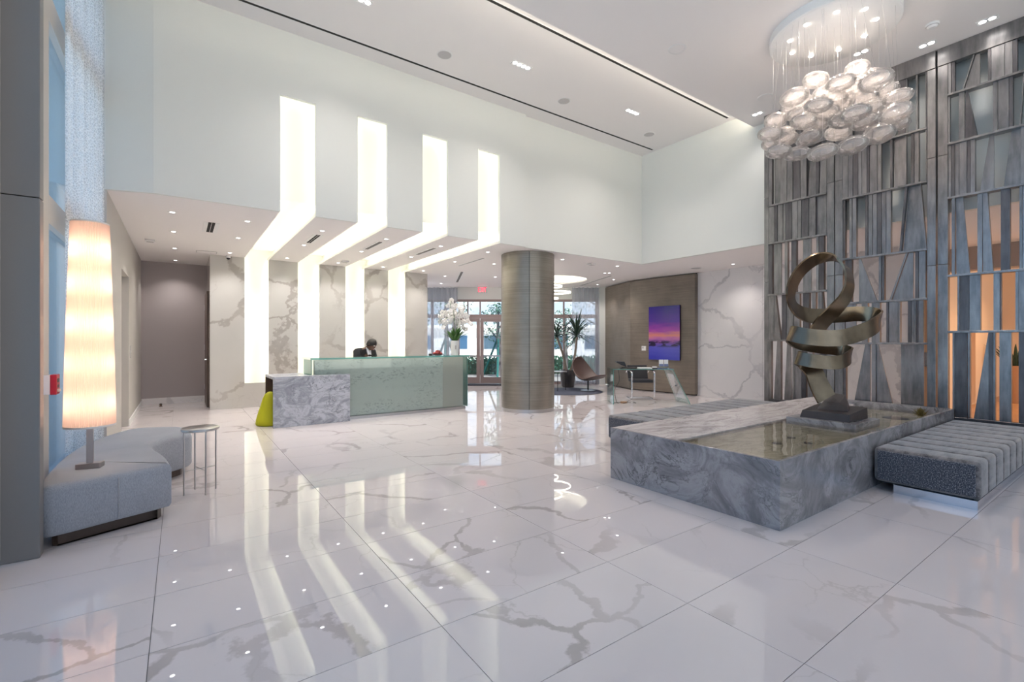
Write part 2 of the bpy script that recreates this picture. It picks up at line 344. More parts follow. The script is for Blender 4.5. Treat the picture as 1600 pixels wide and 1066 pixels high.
def lamp(name, kind, loc, energy, col, parent=None, **kw):
    l = bpy.data.lights.new(name, kind); l.energy = energy; l.color = col
    for k, v in kw.items(): setattr(l, k, v)
    o = bpy.data.objects.new(name, l); COL.objects.link(o); o.location = loc; o.parent = parent; return o
def WF(r, f, z=0.0): return (CR * r + CF * f, -CF * r + CR * f, z)     # the entrance front is turned by YAW: r along it, f across it
ENT = -YAW
def arc(cx, cy, r, a0, a1, n): return [(cx + r * math.cos(a0 + (a1 - a0) * i / n), cy + r * math.sin(a0 + (a1 - a0) * i / n)) for i in range(n + 1)]
def smooth_path(P, n=8, closed=False):                   # Catmull-Rom through any tuples
    out = []; m = len(P)
    for i in range(m - 1 if not closed else m):
        g = lambda k: P[k % m] if closed else P[max(0, min(m - 1, k))]
        a, b, c, d = g(i - 1), g(i), g(i + 1), g(i + 2)
        for k in range(n):
            t = k / n
            out.append(tuple(0.5 * (2 * b[j] + (c[j] - a[j]) * t + (2 * a[j] - 5 * b[j] + 4 * c[j] - d[j]) * t * t + (3 * b[j] - a[j] - 3 * c[j] + d[j]) * t ** 3) for j in range(len(b))))
    if not closed: out.append(tuple(P[-1]))
    return out
# ------------------------------------------------------------------ measured layout (metres)
RAILS = {1: [5.08, 4.57, 3.73, 3.08, 2.195, 1.41, 0.4], 2: [5.08, 4.3, 3.575, 2.65, 1.975, 1.365, 0.4], 3: [5.08, 4.655, 4.005, 3.29, 2.26, 1.52, 0.4]}
# slats of the metal screen: (bay, row, y left/right at the top, y left/right at the bottom), metres
SLATS = [
    (1, 0, 4.086, 3.99, 4.086, 3.99), (1, 0, 3.979, 3.85, 3.979, 3.85), (1, 0, 3.839, 3.755, 3.839, 3.755), (1, 0, 3.744, 3.641, 3.744, 3.641),
    (1, 0, 3.625, 3.56, 3.625, 3.56), (1, 0, 3.544, 3.441, 3.544, 3.441), (1, 0, 3.431, 3.325, 3.431, 3.325), (1, 0, 3.31, 3.193, 3.31, 3.193),
    (1, 1, 4.079, 4.028, 4.079, 4.028), (1, 1, 4.006, 3.85, 4.006, 3.903), (1, 1, 3.85, 3.786, 3.897, 3.786), (1, 1, 3.78, 3.694, 3.78, 3.694),
    (1, 1, 3.682, 3.578, 3.682, 3.578), (1, 1, 3.572, 3.48, 3.572, 3.484), (1, 1, 3.431, 3.352, 3.48, 3.352), (1, 1, 3.344, 3.287, 3.344, 3.302),
    (1, 1, 3.272, 3.191, 3.291, 3.191), (1, 2, 4.083, 3.99, 4.083, 3.99), (1, 2, 3.986, 3.94, 3.986, 3.94), (1, 2, 3.931, 3.85, 3.931, 3.85),
    (1, 2, 3.843, 3.805, 3.843, 3.805), (1, 2, 3.801, 3.709, 3.801, 3.709), (1, 2, 3.701, 3.616, 3.701, 3.616), (1, 2, 3.61, 3.562, 3.61, 3.562),
    (1, 2, 3.554, 3.449, 3.554, 3.449), (1, 2, 3.441, 3.35, 3.441, 3.35), (1, 2, 3.344, 3.208, 3.344, 3.208), (1, 3, 4.083, 4.023, 4.083, 4.023),
    (1, 3, 4.001, 3.88, 4.001, 3.88), (1, 3, 3.818, 3.773, 3.818, 3.773), (1, 3, 3.713, 3.635, 3.713, 3.635), (1, 3, 3.548, 3.423, 3.548, 3.423),
    (1, 3, 3.338, 3.304, 3.338, 3.304), (1, 3, 3.295, 3.227, 3.295, 3.227), (1, 4, 4.083, 3.997, 4.083, 3.997), (1, 4, 3.993, 3.971, 3.993, 3.88),
    (1, 4, 3.867, 3.795, 3.867, 3.795), (1, 4, 3.786, 3.686, 3.786, 3.686), (1, 4, 3.672, 3.584, 3.672, 3.584), (1, 4, 3.536, 3.439, 3.536, 3.439),
    (1, 4, 3.398, 3.344, 3.398, 3.344), (1, 4, 3.31, 3.257, 3.31, 3.257), (1, 4, 3.253, 3.246, 3.253, 3.193), (1, 5, 4.086, 4.039, 4.086, 4.039),
    (1, 5, 3.942, 3.882, 3.997, 3.882), (1, 5, 3.805, 3.75, 3.854, 3.732), (1, 5, 3.696, 3.661, 3.696, 3.661), (1, 5, 3.655, 3.558, 3.655, 3.558),
    (1, 5, 3.552, 3.488, 3.552, 3.488), (1, 5, 3.466, 3.39, 3.466, 3.39), (1, 5, 3.363, 3.287, 3.363, 3.287), (1, 5, 3.272, 3.193, 3.272, 3.193),
    (2, 0, 2.968, 2.85, 2.968, 2.85), (2, 0, 2.839, 2.714, 2.839, 2.714), (2, 0, 2.698, 2.6, 2.698, 2.6), (2, 0, 2.583, 2.456, 2.583, 2.456),
    (2, 0, 2.441, 2.345, 2.441, 2.345), (2, 0, 2.288, 2.2, 2.288, 2.2), (2, 0, 2.196, 2.186, 2.196, 2.186), (2, 0, 2.09, 2.069, 2.09, 2.069),
    (2, 0, 1.987, 1.976, 1.987, 1.976), (2, 1, 2.968, 2.898, 2.968, 2.898), (2, 1, 2.894, 2.839, 2.894, 2.839), (2, 1, 2.832, 2.771, 2.832, 2.771),
    (2, 1, 2.765, 2.726, 2.765, 2.726), (2, 1, 2.721, 2.66, 2.721, 2.66), (2, 1, 2.653, 2.629, 2.653, 2.629), (2, 1, 2.621, 2.532, 2.621, 2.532),
    (2, 1, 2.526, 2.485, 2.526, 2.485), (2, 1, 2.379, 2.351, 2.379, 2.351), (2, 1, 2.339, 2.216, 2.339, 2.216), (2, 1, 2.212, 2.196, 2.212, 2.196),
    (2, 1, 2.143, 2.112, 2.143, 2.112), (2, 1, 2.106, 2.06, 2.106, 2.06), (2, 1, 1.987, 1.976, 1.987, 1.976), (2, 2, 2.963, 2.936, 2.963, 2.936),
    (2, 2, 2.881, 2.848, 2.881, 2.848), (2, 2, 2.841, 2.792, 2.841, 2.792), (2, 2, 2.681, 2.648, 2.681, 2.648), (2, 2, 2.64, 2.592, 2.64, 2.592),
    (2, 2, 2.585, 2.535, 2.585, 2.535), (2, 2, 2.531, 2.482, 2.531, 2.482), (2, 2, 2.477, 2.428, 2.477, 2.428), (2, 2, 2.424, 2.37, 2.424, 2.37),
    (2, 2, 2.211, 2.183, 2.276, 2.252), (2, 2, 2.178, 2.06, 2.246, 1.99), (2, 2, 2.049, 2.038, 1.987, 1.976), (2, 3, 2.936, 2.85, 2.936, 2.85),
    (2, 3, 2.765, 2.741, 2.765, 2.539), (2, 3, 2.513, 2.485, 2.513, 2.485), (2, 3, 2.478, 2.447, 2.478, 2.447), (2, 3, 2.199, 2.178, 2.388, 2.364),
    (2, 3, 2.172, 2.123, 2.358, 2.123), (2, 3, 2.097, 2.062, 2.097, 2.062), (2, 3, 2.057, 1.986, 2.057, 1.986), (2, 4, 2.963, 2.943, 2.963, 2.943),
    (2, 4, 2.938, 2.797, 2.938, 2.797), (2, 4, 2.723, 2.648, 2.723, 2.648), (2, 4, 2.6, 2.5, 2.6, 2.5), (2, 4, 2.424, 2.396, 2.424, 2.396),
    (2, 4, 2.391, 2.286, 2.391, 2.286), (2, 4, 2.283, 2.264, 2.283, 2.264), (2, 4, 2.178, 2.14, 2.178, 2.14), (2, 4, 2.136, 2.112, 2.136, 2.112),
    (2, 4, 2.109, 2.089, 2.109, 2.089), (2, 4, 2.083, 2.066, 2.083, 2.066), (2, 4, 2.062, 2.008, 2.062, 2.008), (2, 5, 3.078, 2.968, 3.078, 2.968),
    (2, 5, 2.961, 2.926, 2.961, 2.926), (2, 5, 2.698, 2.634, 2.85, 2.634), (2, 5, 2.6, 2.551, 2.6, 2.551), (2, 5, 2.55, 2.527, 2.547, 2.339),
    (2, 5, 2.261, 2.009, 2.261, 2.009), (3, 0, 1.755, 1.726, 1.755, 1.726), (3, 0, 1.721, 1.689, 1.721, 1.689), (3, 0, 1.513, 1.499, 1.622, 1.606),
    (3, 0, 1.493, 1.455, 1.602, 1.455), (3, 0, 1.38, 1.353, 1.38, 1.353), (3, 0, 1.349, 1.234, 1.349, 1.234), (3, 0, 1.23, 1.165, 1.23, 1.165),
    (3, 0, 1.162, 1.124, 1.162, 1.124), (3, 0, 1.029, 0.968, 1.029, 0.968), (3, 0, 0.948, 0.888, 0.948, 0.888), (3, 0, 0.839, 0.734, 0.839, 0.734),
    (3, 1, 1.755, 1.74, 1.755, 1.74), (3, 1, 1.65, 1.595, 1.65, 1.595), (3, 1, 1.583, 1.569, 1.59, 1.475), (3, 1, 1.335, 1.294, 1.335, 1.294),
    (3, 1, 1.289, 1.197, 1.289, 1.197), (3, 1, 1.194, 1.161, 1.194, 1.161), (3, 1, 1.076, 1.064, 1.11, 1.097), (3, 1, 1.029, 0.948, 1.029, 0.948),
    (3, 1, 0.928, 0.869, 0.928, 0.869), (3, 1, 0.83, 0.734, 0.83, 0.734), (3, 2, 1.753, 1.725, 1.753, 1.725), (3, 2, 1.722, 1.691, 1.722, 1.691),
    (3, 2, 1.686, 1.648, 1.686, 1.648), (3, 2, 1.645, 1.575, 1.645, 1.575), (3, 2, 1.57, 1.54, 1.57, 1.54), (3, 2, 1.538, 1.497, 1.538, 1.497),
    (3, 2, 1.368, 1.33, 1.456, 1.328), (3, 2, 1.181, 1.105, 1.251, 1.1), (3, 2, 1.096, 1.029, 1.096, 1.029), (3, 2, 0.998, 0.928, 0.998, 0.928),
    (3, 2, 0.918, 0.83, 0.918, 0.83), (3, 2, 0.791, 0.734, 0.791, 0.734), (3, 3, 1.72, 1.689, 1.72, 1.689), (3, 3, 1.683, 1.616, 1.68, 1.549),
    (3, 3, 1.475, 1.43, 1.475, 1.43), (3, 3, 1.427, 1.384, 1.422, 1.333), (3, 3, 1.266, 1.186, 1.266, 1.186), (3, 3, 1.107, 1.085, 1.107, 1.085),
    (3, 3, 1.082, 0.998, 1.082, 0.998), (3, 3, 0.928, 0.869, 0.948, 0.849), (3, 3, 0.801, 0.763, 0.801, 0.763), (3, 4, 1.665, 1.644, 1.665, 1.644),
    (3, 4, 1.639, 1.554, 1.639, 1.554), (3, 4, 1.55, 1.447, 1.55, 1.447), (3, 4, 1.33, 1.274, 1.33, 1.274), (3, 4, 1.27, 1.261, 1.27, 1.261),
    (3, 4, 1.141, 1.114, 1.141, 1.114), (3, 4, 1.111, 1.012, 1.111, 1.012), (3, 4, 0.937, 0.851, 0.937, 0.851), (3, 4, 0.804, 0.745, 0.804, 0.745),
    (3, 5, 1.712, 1.692, 1.712, 1.692), (3, 5, 1.689, 1.571, 1.689, 1.571), (3, 5, 1.566, 1.544, 1.566, 1.544), (3, 5, 1.381, 1.376, 1.515, 1.376),
    (3, 5, 1.374, 1.335, 1.374, 1.335), (3, 5, 1.332, 1.314, 1.332, 1.314), (3, 5, 1.278, 1.176, 1.278, 1.176), (3, 5, 1.113, 1.037, 1.113, 1.037),
    (3, 5, 1.012, 0.962, 1.012, 0.962), (3, 5, 0.912, 0.906, 0.974, 0.906), (3, 5, 0.851, 0.756, 0.851, 0.756),
]
SOFFIT_LIGHTS = [(-0.09, 7.87), (-0.09, 9.26), (-0.09, 10.91), (-0.06, 12.52), (0.8, 7.84), (0.8, 9.23), (0.81, 10.89), (1.83, 7.85), (1.84, 9.18), (1.86, 10.88), (2.87, 7.83), (2.88, 9.2), (2.9, 10.84), (3.89, 7.8), (3.92, 9.2), (3.94, 10.83), (4.92, 7.83), (4.94, 9.15), (4.97, 10.78), (5.81, 8.94), (5.82, 11.38), (6.47, 12.9), (7.03, 10.76), (7.76, 12.39), (6.7, 7.61), (8.34, 7.55), (8.92, 8.5), (9.01, 8.43), (10.08, 9.26), (10.87, 10.93), (10.27, 5.83)]
GLASS_PEBBLES = [(6.64, 2.22, 4.67), (6.24, 2.51, 4.54), (7.06, 2.21, 4.72), (6.08, 2.19, 4.31), (6.44, 2.17, 4.38), (5.98, 1.83, 4.14), (6.88, 2.01, 4.4), (6.78, 2.62, 4.59), (6.61, 1.82, 4.15), (7.27, 2.53, 4.63), (5.92, 2.61, 4.28), (6.47, 2.8, 4.47), (6.8, 3.03, 4.58), (5.79, 2.3, 4.02), (6.7, 2.41, 4.32), (7.19, 2.24, 4.37), (6.3, 1.75, 3.86), (6.17, 2.94, 4.2), (6.16, 2.66, 4.16), (5.97, 2.53, 3.98), (6.5, 2.61, 4.11), (6.33, 2.26, 3.99), (6.73, 2.16, 4.04), (7.09, 1.96, 4.04), (6.63, 3.06, 4.19), (5.91, 2.88, 3.94), (6.26, 2.59, 3.88), (7.04, 2.57, 4.13), (6.56, 1.98, 3.78), (6.38, 3.08, 3.99), (5.8, 2.73, 3.65), (6.08, 2.65, 3.66), (5.89, 2.3, 3.52), (6.23, 2.13, 3.62), (6.25, 2.85, 3.95), (6.35, 2.43, 4.15), (5.85, 1.97, 3.82), (6.47, 2.4, 4.34), (6.68, 2.16, 4.3), (6.87, 2.0, 4.04), (6.86, 2.37, 4.53)]
CANOPY_SPOTS = [(6.19, 2.27), (6.4, 2.06), (6.71, 2.05), (6.14, 2.57), (6.96, 2.25), (6.3, 2.83), (6.59, 2.93), (6.87, 2.82), (7.02, 2.55)]
# ------------------------------------------------------------------ the setting
ZS, YU, YW, XU, ZA, ZB, YB = 3.15, 6.98, 11.3, 8.58, 5.606, 5.32, 4.48
FE = 15.3                                               # distance of the entrance front in its own turned frame
STRIPS = [(1.10 + 1.037 * i, 1.555 + 1.037 * i) for i in range(4)]
# floor: slab with stone tiles laid in a straight grid
floor = struct(MB().box(-4, 21, -5, 19, -0.12, -0.004).build('floor', 'grout'), 'polished white marble tile floor with grey veins', 'floor')
PX, PY, GAP = 1.163, 0.574, 0.0032
tile_me = MB().box(-PX / 2 + GAP / 2, PX / 2 - GAP / 2, -PY / 2 + GAP / 2, PY / 2 - GAP / 2, -0.0035, 0.0)
cells = []
for i in range(-3, 18):
    for j in range(-10, 31):
        cx, cy = -0.115 + PX * (i + 0.5), 0.934 + PY * (j + 0.5)
        fwd = CF * cx + CR * cy; rgt = CR * cx - CF * cy
        if fwd > 16.5 or cx < -1.2 - 0.3 and cy > 4.5: continue
        seen = fwd > 0.6 and abs(rgt) < 1.09 * fwd + 1.1 and fwd > 1.4 and not (cx > 0.6 and cx < 5 and cy > 11.6) and not (3.7 < cx < 8.1 and 1.9 < cy < 3.2) and cx > -1.0
        cells.append((0 if seen else 1, fwd if fwd > 0 else 99, cx, cy))
cells.sort()
first = tile_me.build('floor_tile', 'floor_marble', floor); first.location = (cells[0][2], cells[0][3], 0)
for c in cells[1:300]: linked(first, floor, (c[2], c[3], 0))
rest = MB()
for c in cells[300:]:
    rest.box(c[2] - PX / 2 + GAP / 2, c[2] + PX / 2 - GAP / 2, c[3] - PY / 2 + GAP / 2, c[3] + PY / 2 - GAP / 2, -0.0035, 0.0)
rest.build('floor_tile_field', 'floor_marble', floor)['kind'] = 'stuff'
# clipping against the entrance front, for the lower ceiling
def clip_f(poly, fmax):
    out = []
    for k in range(len(poly)):
        a, b = poly[k], poly[(k + 1) % len(poly)]; fa, fb = CF * a[0] + CR * a[1] - fmax, CF * b[0] + CR * b[1] - fmax
        if fa <= 0: out.append(a)
        if fa * fb < 0:
            t = fa / (fa - fb); out.append((a[0] + (b[0] - a[0]) * t, a[1] + (b[1] - a[1]) * t))
    return out
cl = MB()
def low(x0, x1, y0, y1):
    p = clip_f([(x0, y0), (x1, y0), (x1, y1), (x0, y1)], FE + 0.15)
    if len(p) > 2: cl.prism(p, ZS, ZS + 0.05)
cl.prism([(-0.26, YU + 0.05), (STRIPS[0][0], YU + 0.05), (STRIPS[0][0], YW), (0.487, YW), (0.487, 13.15), (-0.9, 13.15), (-0.9, 7.24)], ZS, ZS + 0.05)
cl.box(0.487, STRIPS[0][0], YW, YW + 0.2, ZS, ZS + 0.05)
for a, b in zip(STRIPS[:-1], STRIPS[1:]): cl.box(a[1], b[0], YU + 0.05, YW + 0.2, ZS, ZS + 0.05)
low(STRIPS[3][1], 5.25, YU + 0.05, 18); low(5.25, 7.5, YU + 0.10, 18); low(7.5, XU + 0.1, YU + 0.10, 9.15); low(XU + 0.1, 20, -5, 9.15); low(7.5, 9.95, 11.6, 18); low(9.95, 20, 9.15, 18)
HX, HY, HR = 8.72, 10.37, 1.0                           # round light well over the lounge
ring = arc(HX, HY, HR, 0, 2 * math.pi, 48)[:-1]
sq = []
for x, y in ring:
    dx, dy = x - HX, y - HY; k = 1.225 / max(abs(dx), abs(dy)); sq.append((HX + dx * k, HY + dy * k))
for i in range(48):
    j = (i + 1) % 48; cl.hexa([(*ring[i], ZS), (*sq[i], ZS), (*sq[j], ZS), (*ring[j], ZS)], [(*ring[i], ZS + 0.05), (*sq[i], ZS + 0.05), (*sq[j], ZS + 0.05), (*ring[j], ZS + 0.05)])
struct(cl.build('ceiling', 'ceiling_paint'), 'low white ceiling over the reception and lounge', 'ceiling')
well = thing('ceiling_light_well', 'round recessed light well glowing in the lounge ceiling beside the column', 'recessed light', (HX, HY, ZS))
MB().lathe([(1.12, 0.05), (1.12, 0.24), (0.02, 0.24), (0.02, 0.26), (1.14, 0.26), (1.14, 0.05)], seg=48, cap=False).build('well_lining', 'white_panel', well, True)
MB().lathe([(1.06, 0.06), (1.09, 0.06), (1.09, 0.09), (1.06, 0.09), (1.06, 0.06)], seg=48, cap=False).build('led_ring', 'led_warm', well)
# high ceilings, with the cove between them
struct(MB().box(-1.3, XU + 0.1, 4.0, 7.3, ZA, ZA + 0.1).build('ceiling_reception', 'ceiling_paint'), 'high ceiling over the reception between the two black slots', 'ceiling')
struct(MB().box(-1.3, XU + 0.1, -5, YB, ZB, ZB + 0.05).box(-1.3, XU + 0.1, 4.0, 4.05, ZB + 0.05, ZA).build('ceiling_lobby', 'ceiling_paint'), 'high ceiling over the fountain and the chandelier', 'ceiling')
cove = thing('cove_light', 'light line hidden along the step between the high ceilings', 'cove light', (0, 0, 0))
MB().box(-0.5, XU - 0.02, YB - 0.16, YB - 0.13, ZB + 0.055, ZB + 0.075).build('led_strip', 'led_cove', cove)
MB().box(-0.5, XU - 0.02, YB - 0.18, YB - 0.11, ZB + 0.05, ZB + 0.055).build('tray', 'trim_white', cove)
for y0, xa, xb, lab in ((6.655, -0.6, 8.48, 'long black linear air slot running close to the reception wall'), (4.89, -0.6, 8.43, 'long black linear air slot beside the ceiling step')):
    s = thing('linear_air_slot', lab, 'air vent', (xa, y0, ZA), group='long black ceiling slots')
    MB().box(0, xb - xa, -0.022, 0.022, -0.003, 0.0).build('slot', 'slot_black', s)
    MB().box(0, xb - xa, -0.030, -0.022, -0.004, 0.0).box(0, xb - xa, 0.022, 0.030, -0.004, 0.0).build('frame', 'trim_white', s)
# upper reception wall, pierced by the light slots
TOP = 4.73
w = MB(); xs = [-0.26] + [v for s in STRIPS for v in s] + [5.25]
for k in range(0, len(xs), 2): w.box(xs[k], xs[k + 1], YU, YU + 0.05, ZS, TOP)
w.box(-0.26, 5.25, YU, YU + 0.05, TOP, ZA)
struct(w.build('wall_reception_upper', 'wall_paint'), 'tall white wall above the reception with four glowing slots', 'wall')
struct(MB().prism([(-0.26, YU), (-0.26, YU + 0.05), (-1.2, YU + 0.335), (-1.2, YU + 0.285)], ZS, ZA).build('wall_left_upper', 'wall_paint'), 'narrow angled white wall beside the lace curtain', 'wall')
struct(MB().box(5.25, XU, YU + 0.05, YU + 0.10, ZS, ZA).build('wall_lounge_upper', 'wall_paint'), 'white wall above the round column', 'wall')
struct(MB().box(XU, XU + 0.1, -5, YU + 0.10, ZS, ZA).build('wall_right_upper', 'wall_paint'), 'white wall above the lounge opening and behind the metal screen', 'wall')
# light slots: lined troughs that run down the wall, along the ceiling and down the marble
SLOT_LAB = ['first glowing light slot from the left, beside the corridor', 'second glowing light slot from the left behind the reception desk', 'third glowing light slot from the left, behind the receptionist', 'fourth glowing light slot, nearest the round column']
for i, (a, b) in enumerate(STRIPS):
    t = thing('light_slot', SLOT_LAB[i], 'recessed light', (a, 0, 0), group='four bent light slots of the reception')
    w_, g, d = b - a, 0.10, 0.22; yb, zt, yw = YU + d, ZS + d, YW + 0.2; bot = 0.51
    p = MB()
    p.box(-g, w_ + g, yb, yb + 0.02, zt, TOP + g).box(-g, w_ + g, yb + 0.02, yw, zt, zt + 0.02).box(-g, w_ + g, yw, yw + 0.02, bot - g, zt + 0.02)
    for x0 in (-g - 0.02, w_ + g):
        p.box(x0, x0 + 0.02, YU + 0.05, yb, ZS + 0.05, TOP + g).box(x0, x0 + 0.02, yb, yw, ZS + 0.05, zt).box(x0, x0 + 0.02, YW + 0.05, yw, bot - g, ZS + 0.05)
    p.box(-g, w_ + g, YU + 0.05, yb, TOP + g, TOP + g + 0.02).box(-g, w_ + g, YW + 0.05, yw, bot - g - 0.02, bot - g)
    p.build('lining', 'white_panel', t)
    for x0 in (-0.078, w_ + 0.063):
        MB().box(x0, x0 + 0.015, YU + 0.055, YU + 0.065, ZS + 0.1, TOP + 0.05).build('led_strip', 'led_wall', t)
        MB().box(x0, x0 + 0.015, YU + 0.1, YW, ZS + 0.055, ZS + 0.065).build('led_strip', 'led', t)
        MB().box(x0, x0 + 0.015, YW + 0.055, YW + 0.065, bot - 0.05, ZS - 0.02).build('led_strip', 'led', t)
    MB().box(0, w_, YU + 0.055, YU + 0.065, TOP + 0.05, TOP + 0.065).build('led_strip', 'led_wall', t)
# marble reception wall
mw = struct(MB().box(0.60, 5.20, YW + 0.25, YW + 0.35, 0, ZS).build('wall_reception', 'wall_marble'), 'marble wall behind the reception desk', 'wall')
edges = [0.487] + [v for s in STRIPS for v in s] + [5.27]
for k in range(0, len(edges), 2): MB().box(edges[k] + 0.001, edges[k + 1], YW, YW + 0.05, 0.0, ZS).build('marble_panel', 'wall_marble', mw)
for a, b in STRIPS: MB().box(a, b, YW, YW + 0.05, 0.0, 0.51).build('marble_panel', 'wall_marble', mw)
MB().box(0.487, 0.537, YW + 0.051, 13.0, 0.0, ZS).build('marble_panel', 'wall_marble', mw)
MB().box(5.22, 5.27, YW + 0.051, 13.0, 0.0, ZS).build('marble_panel', 'wall_marble', mw)
# corridor left of the reception
wl = MB().box(-0.80, -0.696, 7.13, 8.8, 0, ZS).box(-0.80, -0.696, 9.93, 13.0, 0, ZS).box(-0.80, -0.696, 8.8, 9.93, 2.45, ZS)
struct(wl.build('wall_left', 'taupe_wall'), 'taupe wall of the corridor left of the reception', 'wall')
dl = struct(MB().box(-0.86, -0.80, 8.8, 9.93, 0, 2.45).build('door_1', 'taupe_wall'), 'recessed taupe door in the corridor side wall', 'door')
MB().box(-0.80, -0.77, 9.0, 9.03, 1.0, 1.15).build('door_handle', 'steel', dl)
struct(MB().box(-0.696, 0.487, 13.0, 13.1, 0.0, ZS).build('wall_back', 'mauve_wall'), 'plain mauve wall closing the corridor', 'wall')
struct(MB().box(-0.696, 0.487, 12.985, 13.0, 0.0, 0.14).build('baseboard_back', 'pale_marble'), 'pale marble skirting at the end of the corridor', 'baseboard')
struct(MB().box(-0.696, -0.680, 7.13, 8.78, 0.0, 0.10).box(-0.696, -0.680, 9.95, 12.98, 0.0, 0.10).build('baseboard_left', 'trim_white'), 'white skirting along the corridor', 'baseboard')
d2 = struct(MB().box(0.455, 0.484, 11.75, 12.85, 0.01, 2.45).build('door_2', 'dark_brown'), 'dark brown door seen edge-on beside the marble wall', 'door')
MB().box(0.40, 0.455, 11.85, 11.87, 1.0, 1.02).box(0.40, 0.415, 11.85, 11.97, 1.0, 1.02).build('door_handle', 'chrome', d2)
for z in (0.3, 1.2, 2.1): MB().box(0.440, 0.455, 12.80, 12.84, z, z + 0.12).build('hinge', 'steel', d2)
# right-hand marble wall and the dark timber wall of the lounge
mr = struct(MB().box(10.90, 11.0, 2.7, 7.12, 0, ZS).build('wall_right', 'pale_marble'), 'pale marble wall of the lounge', 'wall')
for y0, y1 in ((5.46, 7.119), (3.79, 5.457), (2.7, 3.787)): MB().box(10.85, 10.90, y0, y1, 0.0, ZS).build('marble_panel', 'pale_marble', mr)
ww = struct(MB().prism([(10.86, 7.13), (10.74, 9.08), (11.36, 10.68), (11.46, 10.62), (11.0, 9.1), (11.0, 7.13)], 0.0, ZS).build('wall_wood', 'black'), 'dark brown timber wall with a kink', 'wall')
MB().prism([(10.72, 7.1), (10.86, 7.1), (10.74, 9.08), (10.60, 9.1)], 0.03, ZS - 0.03).build('timber_panel', 'wood_panel', ww)
MB().prism([(10.60, 9.103), (10.74, 9.083), (11.36, 10.71), (11.24, 10.76)], 0.03, ZS - 0.03).build('timber_panel', 'wood_panel', ww)
# warm passage behind the screen
struct(MB().box(11.0, 13.6, 2.6, 2.7, 0, ZS).box(14.5, 17.0, 2.6, 2.7, 0, ZS).box(13.6, 14.5, 2.6, 2.7, 2.2, ZS).build('wall_passage', 'warm_wall'), 'warm orange wall of the passage behind the screen', 'wall')
struct(MB().box(13.6, 14.5, 2.72, 2.78, 0, 2.2).build('door_3', 'clay'), 'brown recessed door in the passage', 'door')
struct(MB().box(17.0, 17.1, -5, 2.7, 0, ZS).build('wall_passage_end', 'warm_wall'), 'orange end wall of the passage', 'wall')
pj = struct(MB().box(10.85, 11.0, 2.48, 2.70, 0, ZS).build('trim_1', 'clay'), 'orange-brown door jamb at the end of the marble wall', 'trim')
MB().box(10.80, 10.85, 2.55, 2.60, 0.95, 1.20).build('pull_handle', 'chrome', pj)
struct(MB().box(11.2, 17.0, -5, 2.595, 0.0, 0.006).build('floor_passage', 'warm_floor_wood'), 'warm timber floor of the passage', 'floor')
struct(MB().box(12.0, 12.25, -5, 2.6, 2.72, ZS).build('trim_2', 'frame_taupe'), 'brown dropped beam across the passage', 'trim')
# left glazed front: pillar, frames and panes
pil = thing('wall_pillar', 'dark grey metal-clad pillar at the left edge of the picture', 'pillar', (-0.74, 4.23, 0))
MB().box(-0.34, 0, 0, 0.10, 0, 2.32).box(-0.34, -0.12, 0.10, 0.45, 0, 2.32).build('lower_cladding', 'pillar_cladding', pil, bevel=0.006)
MB().box(-0.34, 0, 0, 0.10, 2.325, ZB).box(-0.34, -0.12, 0.10, 0.45, 2.325, ZB).build('upper_cladding', 'pillar_cladding', pil, bevel=0.006)
def glazed(name, lab, x, ys, zs, fw, mat, pane, lower=None, dep=0.12):
    y0, y1, z0, z1 = ys[0], ys[-1], zs[0], zs[-1]; fr = MB()
    for y in ys: fr.box(x - dep, x, y - fw / 2, y + fw / 2, z0, z1)
    for z in zs:
        for a, b in zip(ys[:-1], ys[1:]): fr.box(x - dep, x - 0.01, a + fw / 2, b - fw / 2, z - fw / 2, z + fw / 2)
    o = struct(fr.build(name, mat), lab, 'window')
    for a, b in zip(ys[:-1], ys[1:]):
        for c, d in zip(zs[:-1], zs[1:]):
            MB().box(x - dep * 0.6, x - dep * 0.6 + 0.012, a + fw / 2, b - fw / 2, c + fw / 2, d - fw / 2).build('pane', pane, o)
    return o
glazed('window_1', 'tall window behind the lamp with pale frames', -0.90, [4.80, 5.33, 7.16], [0.08, 2.52, 4.25, 5.56], 0.24, 'frame_pale', 'tinted_glass')
glazed('window_2', 'tall window at the left edge in front of the pillar', -0.90, [-5, -3.2, -1.4, 0.4, 2.2, 4.1], [0.06, 2.20, 2.48, 5.3], 0.10, 'frame_pale', 'tinted_glass')
struct(MB().box(-1.3, -1.0, 7.25, 7.32, 0, ZA).build('wall_left_end', 'wall_paint'), 'short white return wall behind the curtain', 'wall')
rear = MB()
for k in range(7): rear.box(-1.1 + 1.6 * k, -1.0 + 1.6 * k, -5.15, -5.0, 0, ZB)
for z in (0.0, 2.4, ZB - 0.1): rear.box(-1.1, 8.6, -5.12, -5.02, z, z + 0.1)
rw = struct(rear.build('window_3', 'frame_taupe'), 'glazed front of the lobby', 'window')
for k in range(6):
    for z0, z1 in ((0.1, 2.4), (2.5, ZB - 0.1)): MB().box(-1.0 + 1.6 * k, 0.5 + 1.6 * k, -5.08, -5.07, z0, z1).build('pane', 'window_glass', rw)
struct(MB().box(8.34, 8.48, -5, 0.2, 0, ZS).build('wall_right_near', 'wall_paint'), 'white wall beyond the end of the metal screen', 'wall')
